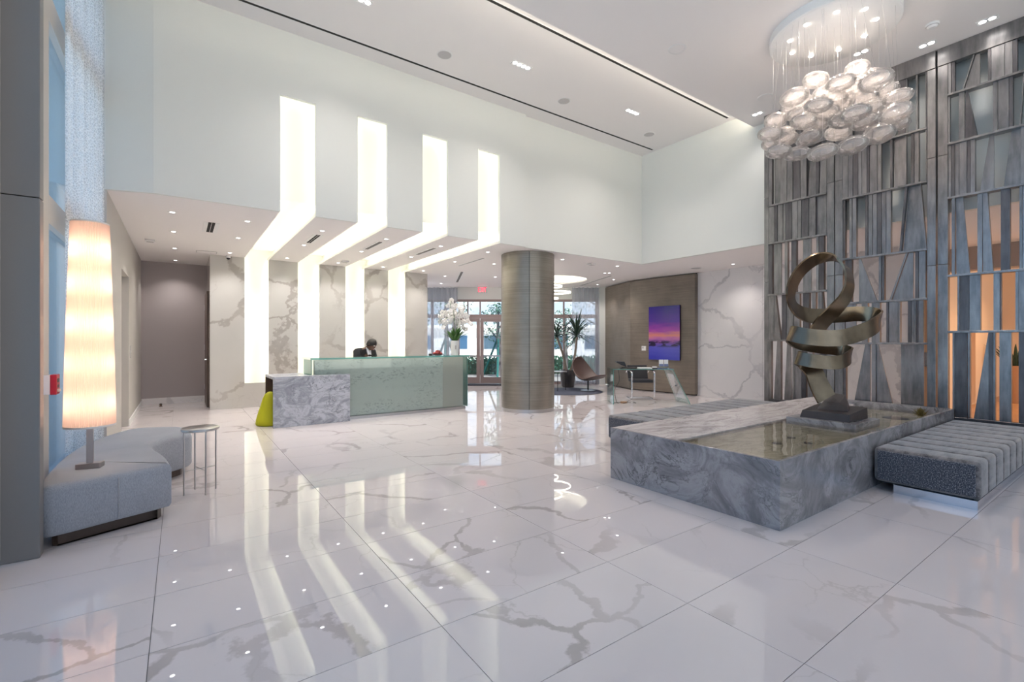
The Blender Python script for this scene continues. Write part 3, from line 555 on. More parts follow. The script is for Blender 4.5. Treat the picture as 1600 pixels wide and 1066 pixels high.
# entrance front, in its own turned frame (x along it, y across it)
def ent(o): o.rotation_euler = (0, 0, ENT); return o
struct(ent(MB().box(-6, 3.0, FE, FE + 0.12, 2.755, ZS).build('wall_entrance', 'wall_paint')), 'white bulkhead above the entrance glazing', 'wall')
struct(ent(MB().box(2.82, 3.02, FE - 0.15, FE + 0.15, 0, ZS).build('wall_entrance_pier', 'wall_paint')), 'narrow white pier beside the sheer curtain', 'wall')
def ent_frame(name, lab, r0, r1, muls):
    m = MB(); m.box(r0, r1, FE, FE + 0.1, 2.68, 2.755).box(r0, r1, FE, FE + 0.1, 2.15, 2.265).box(r0, r1, FE, FE + 0.1, 0.0, 0.08)
    for x, w_ in muls: m.box(x - w_ / 2, x + w_ / 2, FE, FE + 0.1, 0.08, 2.15).box(x - w_ / 2, x + w_ / 2, FE, FE + 0.1, 2.265, 2.68)
    o = struct(ent(m.build(name, 'frame_bronze')), lab, 'window'); xs_ = [x for x, _ in muls]
    for a, b in zip(muls[:-1], muls[1:]):
        for z0, z1 in ((0.08, 2.15), (2.265, 2.68)): MB().box(a[0] + a[1] / 2, b[0] - b[1] / 2, FE + 0.045, FE + 0.055, z0, z1).build('pane', 'window_glass', o)
ent_frame('window_4', 'glazing left of the entrance doors behind the sheer curtain', -6.0, -1.83, [(-5.95, 0.1), (-4.6, 0.08), (-3.3, 0.08), (-2.6, 0.08), (-1.88, 0.1)])
ent_frame('window_5', 'glazing right of the entrance doors behind the potted plant', -0.25, 2.82, [(-0.20, 0.1), (0.75, 0.08), (1.69, 0.05), (2.77, 0.1)])
tr = MB().box(-1.83, -0.25, FE, FE + 0.1, 2.15, 2.265).box(-1.83, -0.25, FE, FE + 0.1, 2.68, 2.755).box(-1.46, -1.42, FE, FE + 0.1, 2.265, 2.68).box(-1.06, -1.02, FE, FE + 0.1, 2.265, 2.68)
tl_ = struct(ent(tr.build('window_6', 'frame_bronze')), 'transom lights above the entrance doors', 'window')
for a, b in ((-1.83, -1.46), (-1.42, -1.06), (-1.02, -0.25)): MB().box(a, b, FE + 0.045, FE + 0.055, 2.265, 2.68).build('pane', 'window_glass', tl_)
for nm, a, b, lab in (('door_4', -1.82, -1.045, 'left bronze-framed glass entrance door'), ('door_5', -1.035, -0.26, 'right bronze-framed glass entrance door')):
    m = MB().box(a, a + 0.11, FE, FE + 0.06, 0.02, 2.145).box(b - 0.11, b, FE, FE + 0.06, 0.02, 2.145).box(a + 0.11, b - 0.11, FE, FE + 0.06, 0.02, 0.22).box(a + 0.11, b - 0.11, FE, FE + 0.06, 2.03, 2.145)
    o = struct(ent(m.build(nm, 'frame_bronze')), lab, 'door')
    MB().box(a + 0.11, b - 0.11, FE + 0.025, FE + 0.035, 0.22, 2.03).build('pane', 'window_glass', o)
    MB().box(a + 0.11, b - 0.11, FE - 0.06, FE - 0.02, 0.89, 0.94).build('push_bar', 'steel', o)
# ------------------------------------------------------------------ ceiling fittings
src = thing('ceiling_downlight', '', 'downlight')
MB().lathe([(0.030, -0.004), (0.052, -0.006), (0.056, -0.002), (0.056, 0.0), (0.030, 0.0)], seg=16, cap=False).build('trim_ring', 'trim_white', src, True)
MB().lathe([(0.0005, -0.003), (0.030, -0.003)], seg=14, cap=False).build('lens', 'lens', src)
def where(i, x, y):
    if i < 4: return 'corridor ceiling beside the left wall, %s from the front' % ['first', 'second', 'third', 'fourth'][i]
    if i < 19:
        col, row = (i - 4) // 3, (i - 4) % 3
        return ['left of the first light slot', 'between the first and second light slots', 'between the second and third light slots', 'between the third and fourth light slots', 'right of the fourth light slot'][col] + ', ' + ['front', 'middle', 'rear'][row] + ' one'
    return ['lounge ceiling left of the column, nearest the exit sign row', 'lounge ceiling beside the diagonal vent, nearer one', 'lounge ceiling beside the diagonal vent, farther one', 'lounge ceiling just left of the column, middle one', 'lounge ceiling just above the exit sign', 'lounge ceiling just right of the column', 'lounge ceiling in front of the timber wall', 'left one of a close pair before the timber wall', 'right one of a close pair before the timber wall', 'lounge ceiling at the far end of the long vent', 'lounge ceiling above the egg chair', 'lounge ceiling in front of the pale marble wall'][i - 19]
for i, (x, y) in enumerate(SOFFIT_LIGHTS):
    if i < 4: x = -0.09
    elif i < 19: x = [0.80, 1.84, 2.885, 3.92, 4.945][(i - 4) // 3]; y = [7.83, 9.19, 10.84][(i - 4) % 3]
    if i == 30 - 1: x, y = 10.55, 10.35
    o = src if i == 0 else copy_tree(src); o.location = (x, y, ZS)
    o['label'] = 'small round downlight, ' + where(i, x, y); o['group'] = 'small downlights of the low ceiling'
    lamp('lamp', 'SPOT', (0, 0, -0.02), W_SOFFIT, NEUTRAL, o, spot_size=math.radians(118), spot_blend=0.9, shadow_soft_size=0.04)
for x, y, lab in ((10.0, 3.9, 'behind the metal screen, marble side'), (9.6, 1.6, 'behind the metal screen, right bay')):
    o = copy_tree([c for c in (src,)][0], (x, y, ZS), 'small round downlight ' + lab); o['group'] = 'small downlights of the low ceiling'
for x, y in ((12.6, 0.9), (14.6, 1.2)):
    o = thing('ceiling_downlight', 'warm downlight in the passage behind the screen, %s one' % ('nearer' if x < 13 else 'farther'), 'downlight', (x, y, ZS), group='warm passage downlights')
    for c in src.children:
        if c.type == 'MESH': linked(c, o)
    lamp('lamp', 'SPOT', (0, 0, -0.02), W_WARM, (1.0, 0.62, 0.34), o, spot_size=math.radians(140), spot_blend=0.8, shadow_soft_size=0.06)
# rectangular multi-head downlights of the high ceilings
def multi(x, y, z, lab, along):
    nl = 4 if along else 2; h = 0.16 if along else 0.085; e_ = 2 * h / nl
    t = thing('recessed_spot_row', lab, 'downlight', (x, y, z), 0 if along else math.pi / 2, 'rectangular spot rows of the high ceiling')
    MB().box(-h - 0.012, h + 0.012, -0.052, -0.042, -0.006, 0).box(-h - 0.012, h + 0.012, 0.042, 0.052, -0.006, 0).box(-h - 0.012, -h, -0.042, 0.042, -0.006, 0).box(h, h + 0.012, -0.042, 0.042, -0.006, 0).build('frame', 'trim_white', t)
    MB().box(-h, h, -0.042, 0.042, -0.002, 0).build('tray', 'grille_grey', t)
    for k in range(nl): MB().lathe([(0.0005, -0.004), (0.033, -0.004), (0.036, -0.002)], -h + e_ * (k + 0.5), 0, 14, False).build('lens', 'lens', t)
    lamp('lamp', 'SPOT', (0, 0, -0.03), W_MULTI * (1.0 if along else 0.28), NEUTRAL, t, spot_size=math.radians(130), spot_blend=1.0, shadow_soft_size=0.12)
multi(1.78, 5.80, ZA, 'bright spot row above the first light slot, cut by the picture edge', True)
multi(4.25, 5.77, ZA, 'bright spot row in the reception ceiling, nearest whole one', True)
multi(6.78, 5.77, ZA, 'bright spot row in the reception ceiling, farthest one', True)
multi(8.13, 4.18, ZB, 'small bright spot row by the corner of the metal screen', False)
multi(7.55, 2.48, ZB, 'bright spot row just behind the chandelier glass', False)
multi(8.06, 1.91, ZB, 'bright spot row along the screen, nearer the chandelier', False)
multi(8.05, 1.34, ZB, 'bright spot row along the screen, at the top right', False)
for x, y, z, lab in ((3.17, 6.21, ZA, 'first'), (5.49, 6.20, ZA, 'second'), (7.79, 6.20, ZA, 'third')):
    s = thing('ceiling_speaker', 'round flush speaker in the reception ceiling, %s from the left' % lab, 'speaker', (x, y, z), group='round ceiling speakers')
    MB().lathe([(0.0005, -0.004), (0.10, -0.004), (0.10, 0)], seg=24, cap=False).build('grille', 'grille_grey', s); MB().lathe([(0.10, -0.005), (0.115, -0.004), (0.115, 0)], seg=24, cap=False).build('rim', 'trim_white', s)
for x, y, lab in ((5.44, 3.87, 'between the ceiling step and the chandelier'), (7.68, 3.82, 'left of the chandelier near the screen')):
    s = thing('ceiling_speaker', 'round flush speaker in the lobby ceiling ' + lab, 'speaker', (x, y, ZB), group='round ceiling speakers')
    MB().lathe([(0.0005, -0.004), (0.10, -0.004), (0.10, 0)], seg=24, cap=False).build('grille', 'ceiling_paint', s); MB().lathe([(0.10, -0.007), (0.115, -0.004), (0.115, 0)], seg=24, cap=False).build('rim', 'trim_white', s)
s = thing('smoke_detector', 'small white smoke detector on the lobby ceiling right of the chandelier', 'smoke detector', (7.60, 1.75, ZB))
MB().lathe([(0.0005, -0.05), (0.04, -0.05), (0.055, -0.03), (0.07, -0.012), (0.07, 0)], seg=20, cap=False).build('housing', 'trim_white', s, True); MB().lathe([(0.057, -0.03), (0.060, -0.026), (0.064, -0.022)], seg=20, cap=False).build('vent_ring', 'grille_grey', s)
# air vents of the low ceiling
def vent(x, y, rz, ln, wd, lab):
    t = thing('ceiling_vent', lab, 'air vent', (x, y, ZS), rz, 'linear vents of the low ceiling')
    MB().box(-ln / 2, ln / 2, -wd / 2, -wd * 0.22, -0.005, 0).box(-ln / 2, ln / 2, wd * 0.22, wd / 2, -0.005, 0).build('frame', 'trim_white', t)
    MB().box(-ln / 2, ln / 2, -wd * 0.22, wd * 0.22, -0.002, 0).build('slot', 'slot_black', t)
    MB().box(-ln / 2, ln / 2, -0.004, 0.004, -0.006, -0.002).build('blade', 'grille_grey', t)
vent(0.38, 8.6, math.pi / 2, 0.75, 0.20, 'short wide ceiling vent over the corridor entrance')
vent(1.86, 8.55, math.pi / 2, 0.75, 0.16, 'ceiling vent between the first and second light slots')
vent(2.89, 8.52, math.pi / 2, 0.80, 0.14, 'ceiling vent between the second and third light slots')
vent(3.91, 8.48, math.pi / 2, 0.80, 0.14, 'ceiling vent between the third and fourth light slots')
vent(5.26, 9.05, math.pi / 2 - 0.05, 1.2, 0.10, 'thin ceiling vent right of the fourth light slot')
vent(6.27, 11.4, math.atan2(-1.90, -0.89), 2.1, 0.13, 'diagonal black ceiling vent towards the exit sign')
vent(9.86, 9.78, math.atan2(2.05, 0.87), 2.2, 0.11, 'long thin ceiling vent beside the timber wall')
for x, y, lab, cat in ((-0.43, 10.26, 'small square sensor box on the corridor ceiling', 'sensor'), (2.94, 10.5, 'small square sensor box between the second and third light slots', 'sensor'), (7.59, 7.64, 'small square sensor box on the lounge ceiling right of the column', 'sensor')):
    s = thing('ceiling_sensor', lab, cat, (x, y, ZS), group='small ceiling sensors')
    MB().box(-0.07, 0.07, -0.07, 0.07, -0.035, 0).build('housing', 'trim_white', s, bevel=0.006); MB().box(-0.05, 0.05, -0.05, 0.05, -0.037, -0.035).build('cover', 'grille_grey', s)
s = thing('ceiling_access_panel', 'square access panel in the ceiling above the marble wall corner', 'access panel', (0.42, 11.0, ZS))
MB().box(-0.16, 0.16, -0.12, 0.12, -0.004, 0).build('panel', 'ceiling_paint', s); MB().box(-0.17, 0.17, -0.13, -0.12, -0.007, 0).box(-0.17, 0.17, 0.12, 0.13, -0.007, 0).box(-0.17, -0.16, -0.12, 0.12, -0.007, 0).box(0.16, 0.17, -0.12, 0.12, -0.007, 0).build('frame', 'grille_grey', s)
s = thing('ceiling_speaker', 'round flush speaker in the low ceiling above the timber wall edge', 'speaker', (10.1, 6.66, ZS), group='round ceiling speakers')
MB().lathe([(0.0005, -0.004), (0.12, -0.004), (0.12, 0)], seg=24, cap=False).build('grille', 'grille_grey', s); MB().lathe([(0.12, -0.008), (0.15, -0.004), (0.15, 0)], seg=24, cap=False).build('rim', 'trim_white', s)
s = thing('security_camera', 'small dome camera under the ceiling at the marble wall corner', 'camera', (0.80, 11.2, ZS))
MB().lathe([(0.0005, -0.05), (0.04, -0.05), (0.04, 0)], seg=16, cap=False).build('mount', 'trim_white', s, True); MB().lathe([(0.0005, -0.085), (0.02, -0.08), (0.034, -0.066), (0.036, -0.05)], seg=16, cap=False).build('lens_dome', 'black', s, True)
# exit sign
e = thing('exit_sign', 'red illuminated exit sign hanging over the entrance doors', 'exit sign', WF(-0.92, 14.55, ZS), ENT)
MB().box(-0.15, 0.15, -0.012, 0.012, -0.26, -0.06).build('panel', 'desk_glass', e); MB().box(-0.155, 0.155, -0.03, 0.03, -0.06, 0.0).build('housing', 'trim_white', e)
L = MB()                                                 # the word EXIT, stroke by stroke
def stroke(x0, z0, x1, z1, w_=0.016):
    d = Vector((x1 - x0, z1 - z0)).normalized() * w_ / 2; n_ = Vector((-d.y, d.x))
    q = [(x0 - d.x + n_.x, z0 - d.y + n_.y), (x0 - d.x - n_.x, z0 - d.y - n_.y), (x1 + d.x - n_.x, z1 + d.y - n_.y), (x1 + d.x + n_.x, z1 + d.y + n_.y)]
    L.hexa([(a, -0.013, b) for a, b in q], [(a, -0.020, b) for a, b in q])
z0, z1 = -0.225, -0.095; zm = (z0 + z1) / 2
for a in ((-0.12, z0, -0.12, z1), (-0.12, z0, -0.07, z0), (-0.12, zm, -0.08, zm), (-0.12, z1, -0.07, z1), (-0.045, z0, 0.015, z1), (-0.045, z1, 0.015, z0), (0.04, z0, 0.04, z1), (0.095, z0, 0.095, z1), (0.065, z1, 0.125, z1)): stroke(*a)
L.build('lettering', 'exit_red', e, label='red lettering reading EXIT')
# ring pendants in the lounge
for k, (r, f, z, rad) in enumerate(((1.0, 13.3, 2.93, 0.42), (1.25, 13.7, 2.80, 0.46), (1.05, 14.1, 2.66, 0.34))):
    t = thing('ring_pendant', 'thin glowing ring pendant behind the column, %s one' % ['top', 'middle', 'lowest'][k], 'pendant lamp', WF(r, f, z), group='three ring pendants of the lounge')
    MB().lathe([(rad, 0), (rad, 0.035), (rad - 0.012, 0.035), (rad - 0.012, 0), (rad, 0)], seg=32, cap=False).build('light_band', 'led_warm', t)
    MB().lathe([(rad + 0.001, 0.036), (rad - 0.014, 0.036), (rad - 0.014, 0.05), (rad + 0.001, 0.05), (rad + 0.001, 0.036)], seg=32, cap=False).build('rim', 'steel', t)
    for a in (0.4, 2.5, 4.6): MB().tube([(rad * math.cos(a), rad * math.sin(a), 0.05), (rad * math.cos(a) * 0.3, rad * math.sin(a) * 0.3, ZS - z + (0.2 if math.hypot(WF(r, f)[0] - HX, WF(r, f)[1] - HY) < 0.85 else 0.0))], 0.0015, 5).build('cable', 'steel', t)
# ------------------------------------------------------------------ chandelier
ch = thing('chandelier', 'chandelier of clear glass pebbles hanging from a round white canopy', 'chandelier', (6.63, 2.48, ZB))
can = MB().lathe([(0.0005, -0.12), (0.66, -0.12), (0.685, -0.10), (0.685, 0.0)], seg=64, cap=False).build('canopy', 'trim_white', ch, True)
for x, y in CANOPY_SPOTS:
    sp = MB().lathe([(0.0005, -0.128), (0.024, -0.128), (0.028, -0.12)], x - 6.63, y - 2.48, 14, False).build('canopy_spot', 'lens_warm', can)
    lamp('lamp', 'SPOT', (x - 6.63, y - 2.48, -0.14), W_CHAND, (1.0, 0.86, 0.74), ch, spot_size=math.radians(120), spot_blend=0.9, shadow_soft_size=0.03)
prof = [(0.004, 0.078), (0.045, 0.074), (0.088, 0.060), (0.125, 0.034), (0.138, 0.0), (0.126, -0.034), (0.090, -0.060), (0.045, -0.074), (0.004, -0.078)]
inner = [(max(0.003, r - 0.006), z * 0.93) for r, z in reversed(prof)]
peb = None
for i, (x, y, z) in enumerate(GLASS_PEBBLES):
    lx, ly, lz = x - 6.63, y - 2.48, z - ZB
    if peb is None: peb = MB().lathe(prof + inner, seg=22, cap=False).build('glass_pebble', 'blown_glass', ch, 'all'); o = peb
    else: o = linked(peb, ch)
    s_ = 1.0 + 0.2 * ((i * 37) % 17) / 17; o.location = (lx, ly, lz); o.scale = (s_, s_, s_); o.rotation_euler = (0.16 * math.sin(i * 2.1), 0.16 * math.cos(i * 1.7), i)
    k = 1.0 if math.hypot(lx, ly) < 0.64 else 0.64 / math.hypot(lx, ly)
    MB().tube([(lx, ly, lz + 0.072 * s_), (lx * k, ly * k, -0.12)], 0.0011, 4, False).build('cable', 'steel', ch)
    MB().lathe([(0.0005, 0.096), (0.012, 0.09), (0.034, 0.082), (0.036, 0.076), (0.0005, 0.076)], lx, ly, 12, False).build('cap', 'chrome', ch).location = (0, 0, lz - 0.004)
# ------------------------------------------------------------------ metal screen
scr = thing('metal_screen', 'tall patinated metal screen of slats and panels behind the fountain', 'screen', (8.32, 0.2, 0))
def bx(name, mat, y0, y1, z0, z1, x0=0.0, x1=0.10, bev=0.003): return MB().box(x0, x1, y0 - 0.2, y1 - 0.2, z0, z1).build(name, mat, scr, bevel=bev, seg=1)
BAYS = {1: (4.159, 4.086, 3.186, 3.088), 2: (3.075, 2.971, 1.971, 1.881), 3: (1.861, 1.758, 0.30, 0.20)}
for m, (a, b, c, d) in BAYS.items():
    for z0, z1 in ((0.0, 2.42), (2.424, 3.88), (3.884, 5.08)):
        bx('stile', 'zinc', b, a, z0, z1); bx('stile', 'zinc', d, c, z0, z1)
    bx('header', 'zinc', d, a, 5.084, 5.318, -0.012, 0.10)
    bx('kick_plate', 'zinc_dark', c, b, 0.0, 0.30, 0.02, 0.09); bx('bottom_rail', 'zinc_dark', c, b, 0.303, 0.40, -0.005, 0.10)
    for z in RAILS[m][1:-1]: bx('rail', 'zinc', c - 0.004, b, z - 0.014, z + 0.014, -0.035, 0.085, 0.002)
for r in range(6):                                       # the far end of the third bay
    for a, b, lean in ((0.735, 0.665, 0.0), (0.62, 0.55, 0.05 * (r % 2)), (0.50, 0.475, 0.0), (0.42, 0.335, -0.03 * (r % 3))): SLATS.append((3, r, a, b, a + lean, b))
for k, (m, r, tl, tr_, bl, br) in enumerate(SLATS):
    z1, z0 = RAILS[m][r] - (0.014 if r else 0.0), RAILS[m][r + 1] + (0.014 if r < 5 else 0.0)
    lim0, lim1 = BAYS[m][2] + 0.004, BAYS[m][1] - 0.002
    q = [min(max(v, lim0), lim1) - 0.2 for v in (tl, tr_, bl, br)]
    if q[0] - q[1] < 0.002 and q[2] - q[3] < 0.002: continue
    narrow = max(q[0] - q[1], q[2] - q[3]) < 0.12
    x0 = 0.0 if narrow else 0.022 + 0.012 * ((k * 7) % 4); x1 = x0 + (0.065 if narrow else 0.022)
    b = [(x0, q[2], z0), (x0, q[3], z0), (x1, q[3], z0), (x1, q[2], z0)]; t = [(x0, q[0], z1), (x0, q[1], z1), (x1, q[1], z1), (x1, q[0], z1)]
    MB().hexa(b, t).build('slat', 'zinc_dark' if narrow and k % 3 == 0 else 'zinc', scr)
# ------------------------------------------------------------------ round column
co_ = thing('round_column', 'round column clad in bronze-grey brushed metal between reception and lounge', 'column', (5.80, 7.66, 0))
sa = math.atan2(-7.66, -5.80) + 0.06                      # seam towards the lobby
for k in range(2):
    a0 = sa + math.pi * k + 0.009; a1 = sa + math.pi * (k + 1) - 0.009; zz = [0.07] + [0.07 + 0.38 * j for j in range(1, 8)] + [ZS - 0.005]
    for za, zb in zip(zz[:-1], zz[1:]):
        pts = arc(0, 0, 0.54, a0, a1, 30) + list(reversed(arc(0, 0, 0.52, a0, a1, 30)))
        MB().prism(pts, za, zb).build('cladding_panel', 'column_metal', co_, True)
MB().lathe([(0.0005, 0.0), (0.515, 0.0), (0.515, ZS - 0.004), (0.0005, ZS - 0.004)], seg=48, cap=False).build('core', 'black', co_, True)
MB().lathe([(0.50, 0.0), (0.53, 0.0), (0.53, 0.068), (0.50, 0.068)], seg=48, cap=False).build('base_ring', 'steel', co_, True)
# ------------------------------------------------------------------ fountain basin
X0, X1, Y0, Y1, ZR = 3.60, 8.27, 1.685, 3.35, 0.513
pool = thing('fountain_basin', 'low grey marble fountain basin filled with shallow water', 'fountain', (X0, Y0, 0))
lx, ly, LED_Y = X1 - X0, Y1 - Y0, 1.10
MB().box(0, 0.03, 0, ly, 0, ZR).build('front_slab', 'basin_marble', pool, bevel=0.002)
MB().box(0.031, lx, 0, 0.03, 0, ZR).build('side_slab', 'basin_marble', pool, bevel=0.002)
MB().box(lx - 0.03, lx, 0.031, ly, 0, ZR).build('back_slab', 'basin_marble', pool)
MB().hexa([(0.031, LED_Y, 0), (lx - 0.031, LED_Y, 0), (lx - 0.031, ly, 0), (0.031, ly, 0)], [(0.031, LED_Y, 0.445), (lx - 0.031, LED_Y, 0.445), (lx - 0.031, ly, ZR), (0.031, ly, ZR)]).build('sloping_ledge', 'ledge_marble', pool)
MB().box(0.031, lx - 0.031, 0.031, LED_Y - 0.001, 0.30, 0.40).build('basin_floor', 'basin_floor_marble', pool)
wm = []
for i in range(40):
    wm.append([(0.031 + (lx - 0.062) * i / 39, 0.031 + (LED_Y - 0.032) * j / 14, 0.432 + 0.0012 * math.sin(i * 1.3 + j * 0.7) * math.cos(j * 1.1 - i * 0.4)) for j in range(15)])
MB().sheet(wm).build('water', 'water', pool, 'all')
pl = thing('sculpture_plinth', 'low pale stone slab standing in the fountain under the sculpture', 'plinth', (6.368, 2.381, 0.40))
MB().box(-0.36, 0.36, -0.36, 0.36, 0, 0.085).build('slab', 'basin_marble', pl, bevel=0.004)
sc_t = thing('ribbon_sculpture', 'bronze abstract sculpture of one looping ribbon on a dark stone base', 'sculpture', (6.368, 2.381, 0.485))
MB().hexa([(-0.26, -0.27, 0), (0.27, -0.27, 0), (0.27, 0.25, 0), (-0.26, 0.25, 0)], [(-0.24, -0.26, 0.085), (0.26, -0.27, 0.13), (0.26, 0.24, 0.13), (-0.24, 0.23, 0.085)]).build('base_block', 'stone_dark', sc_t, bevel=0.004)
MB().hexa([(-0.10, -0.20, 0.10), (0.17, -0.13, 0.10), (0.19, 0.16, 0.10), (-0.10, 0.12, 0.10)], [(-0.05, -0.10, 0.19), (0.13, -0.09, 0.27), (0.15, 0.11, 0.29), (-0.04, 0.08, 0.19)]).build('wedge', 'stone_dark', sc_t, bevel=0.003)
K = 0.00202
CTL = [  # ribbon: u right, height, depth in units of K, then the direction of the ribbon's width (right, up, depth)
 (285, 545, 70, .75, -.5, .4), (325, 480, 40, .75, -.55, .4), (400, 405, -10, .75, -.5, .45), (465, 330, -45, .65, -.4, .6), (490, 245, -60, .58, -.3, .75), (470, 155, -40, .55, -.3, .78), (395, 95, 0, .5, -.32, .8), (290, 100, 20, .5, -.34, .8), (195, 175, 20, .5, -.3, .8), (145, 290, 0, .5, -.2, .83), (165, 385, 40, .3, .5, .7), (250, 428, 100, 0, 1, .1), (400, 425, 150, 0, 1, 0), (540, 415, 165, 0, 1, -.1), (645, 425, 110, .1, 1, 0), (672, 462, 10, .2, 1, .25), (590, 520, -85, .1, 1, .3), (430, 566, -150, 0, 1, .2), (260, 560, -145, -.1, 1, .15), (140, 540, -60, .3, .9, .1), (180, 585, 45, 0, 1, 0), (300, 618, 110, 0, 1, -.2), (430, 635, 105, 0, 1, -.1), (500, 665, 10, .15, 1, .2), (430, 706, -85, 0, 1, .25), (290, 700, -105, 0, 1, .15), (185, 682, -40, .2, .9, .2), (215, 700, 30, .7, .6, .2), (275, 760, 30, 1, .1, .25), (315, 850, 10, 1, .1, .2), (355, 925, 0, 1, .05, .2)]
wd = [100] * 10 + [88] * 2 + [92] * 9 + [78] * 6 + [100, 118, 125, 128]
path = smooth_path([(c[0], c[1], c[2], c[3], c[4], c[5], w_) for c, w_ in zip(CTL, wd)], 7)
rot = Matrix.Rotation(ENT, 3, 'Z')
def loc3(u, h, d): return Vector(((u - 390) * K + d * K * 0.564, d * K * 0.825, 2.093 - h * 0.00202))
pts = [loc3(*p[:3]) for p in path]; ribbon = MB(); n = len(pts); vs = []
for i, p in enumerate(path):
    t = (pts[min(i + 1, n - 1)] - pts[max(i - 1, 0)]).normalized(); wv = Vector((p[3] + p[5] * 0.564, p[5] * 0.825, p[4])); wv = (wv - t * wv.dot(t)).normalized(); nn = t.cross(wv).normalized()
    hw, ht = p[6] * K * 0.5, 0.011
    vs += [rot @ (pts[i] + a * hw * wv + b * ht * nn) for a, b in ((-1, -1), (0, -1), (1, -1), (1, 1), (0, 1), (-1, 1))]
ribbon.add(vs, [(i * 6 + k, (i + 1) * 6 + k, (i + 1) * 6 + (k + 1) % 6, i * 6 + (k + 1) % 6) for i in range(n - 1) for k in range(6)] + [(0, 1, 2, 3, 4, 5), tuple(reversed(range((n - 1) * 6, n * 6)))])
ribbon.build('ribbon', 'bronze', sc_t, True)
for i, (x, y, r) in enumerate(((7.55, 2.10, 0.14), (4.75, 2.25, 0.045), (5.15, 2.30, 0.04), (5.0, 2.08, 0.035))):
    d = thing('pool_drain', ['round dark drain cover in the water behind the sculpture', 'small dark drain disc in the water, nearest the front', 'small dark drain disc in the water, middle of three', 'small dark drain disc in the water, nearest the right rim'][i], 'drain', (x, y, 0.40), group='drain discs in the fountain')
    MB().lathe([(0.0005, 0.012), (r * 0.8, 0.012), (r, 0.004), (r, 0)], seg=18, cap=False).build('cover', 'stone_dark', d, True); MB().lathe([(r * 0.25, 0.0125), (r * 0.4, 0.0125)], seg=14, cap=False).build('slot_ring', 'black', d)
moss = thing('moss_tuft', 'small brown mossy tuft in the water at the back right of the fountain', 'plant', (8.08, 1.98, 0.40)); mm = MB()
for k in range(60):
    a, b, r = random.uniform(0, 6.28), random.uniform(0.2, 1.4), random.uniform(0.05, 0.10); p = Vector((math.cos(a) * math.cos(b), math.sin(a) * math.cos(b), math.sin(b))) * r
    mm.tube([(p.x * 0.1, p.y * 0.1, 0), (p.x * 0.6, p.y * 0.6, p.z * 0.8), (p.x, p.y, p.z * 0.9 + 0.03)], [0.006, 0.005, 0.002], 4)
plain('moss', (0.16, 0.12, 0.035), 0.9, grain=0.3); mm.build('fronds', 'moss', moss)
# ------------------------------------------------------------------ upholstered benches
def bench(lab, x0, x1, y0, y1, base):
    t = thing('tufted_bench', lab, 'bench', (x0, y0, 0), group='channel-tufted benches around the fountain')
    ln, wd_ = x1 - x0, y1 - y0; n_ = round(ln / 0.295); e_ = ln / n_
    for k in range(n_):
        m = MB().box(k * e_ + (0.0 if k else 0.012), (k + 1) * e_ - 0.001, 0, wd_, 0.085, 0.40)
        o = m.build('tufted_channel', 'velvet', t, 'all', bevel=0.035, seg=4)
    MB().box(0.0, 0.03, 0.03, wd_ - 0.03, 0.105, 0.375).build('end_panel', 'velvet_dark', t, bevel=0.012)
    MB().box(0.06, ln - 0.06, 0.05, wd_ - 0.05, 0.07, 0.10).build('frame', 'black', t)
    MB().box(*base, 0.0, 0.075).build('plinth', 'aluminium', t)
    return t
bench('dark speckled velvet bench with pale tufted top right of the fountain', 5.35, 8.05, 0.93, 1.66, (0.02, 2.6, 0.02, 0.58))
bench('long tufted velvet bench behind the left rim of the fountain', 4.72, 8.0, 3.39, 4.46, (0.12, 3.1, 0.12, 0.95))
# ------------------------------------------------------------------ ottoman, lamp, side table by the window
OT = [(-0.70, 4.34), (-0.38, 4.475), (-0.09, 4.60), (-0.065, 4.68), (-0.11, 5.02), (-0.20, 5.42), (-0.19, 5.68), (0.0, 5.88), (0.10, 6.05), (0.05, 6.45), (-0.10, 6.62), (-0.42, 6.70), (-0.63, 6.36), (-0.78, 5.80), (-0.815, 5.2), (-0.805, 4.70), (-0.78, 4.42)]
ot = thing('curved_ottoman', 'curved blue-grey fabric ottoman bench under the tall lamp', 'ottoman', (-0.4, 5.3, 0))
poly = [(x + 0.4, y - 5.3) for x, y in smooth_path([(a, b) for a, b in OT], 3, True)]
cx = sum(p[0] for p in poly) / len(poly); cy = sum(p[1] for p in poly) / len(poly)
def inset(pl_, d):
    out = []; m = len(pl_)
    for i in range(m):
        a, b = Vector(pl_[i - 1]), Vector(pl_[(i + 1) % m]); t = (b - a).normalized(); nrm = Vector((-t.y, t.x)); out.append((pl_[i][0] + nrm.x * d, pl_[i][1] + nrm.y * d))
    return out
rings = [(inset(poly, 0.02), 0.085), (poly, 0.11), (poly, 0.385), (inset(poly, 0.012), 0.412), (inset(poly, 0.04), 0.430)]
m = MB(); k = len(poly); vs = [(x, y, z) for pl_, z in rings for x, y in pl_]
m.add(vs, [(i * k + j, i * k + (j + 1) % k, (i + 1) * k + (j + 1) % k, (i + 1) * k + j) for i in range(len(rings) - 1) for j in range(k)] + [tuple(reversed(range(k))), tuple(range((len(rings) - 1) * k, len(rings) * k))])
up = m.build('upholstery', 'ottoman_fabric', ot, True)
MB().box(-0.001, 0.001, -0.003, 0.003, 0.10, 0.40).build('seam', 'grille_grey', up).location = (0.03, -0.824, 0)
MB().prism(inset(poly, 0.09), 0.0, 0.085).build('plinth', 'dark_brown', ot)
lm = thing('tall_table_lamp', 'tall lamp with long glowing pleated cream shade standing on the ottoman', 'lamp', (-0.565, 4.80, 0.43))
MB().box(-0.075, 0.075, -0.045, 0.045, 0, 0.04).build('base', 'lamp_metal', lm, bevel=0.004).rotation_euler = (0, 0, -0.2)
MB().box(-0.02, 0.02, -0.02, 0.02, 0.04, 1.82).build('pole', 'lamp_metal', lm)
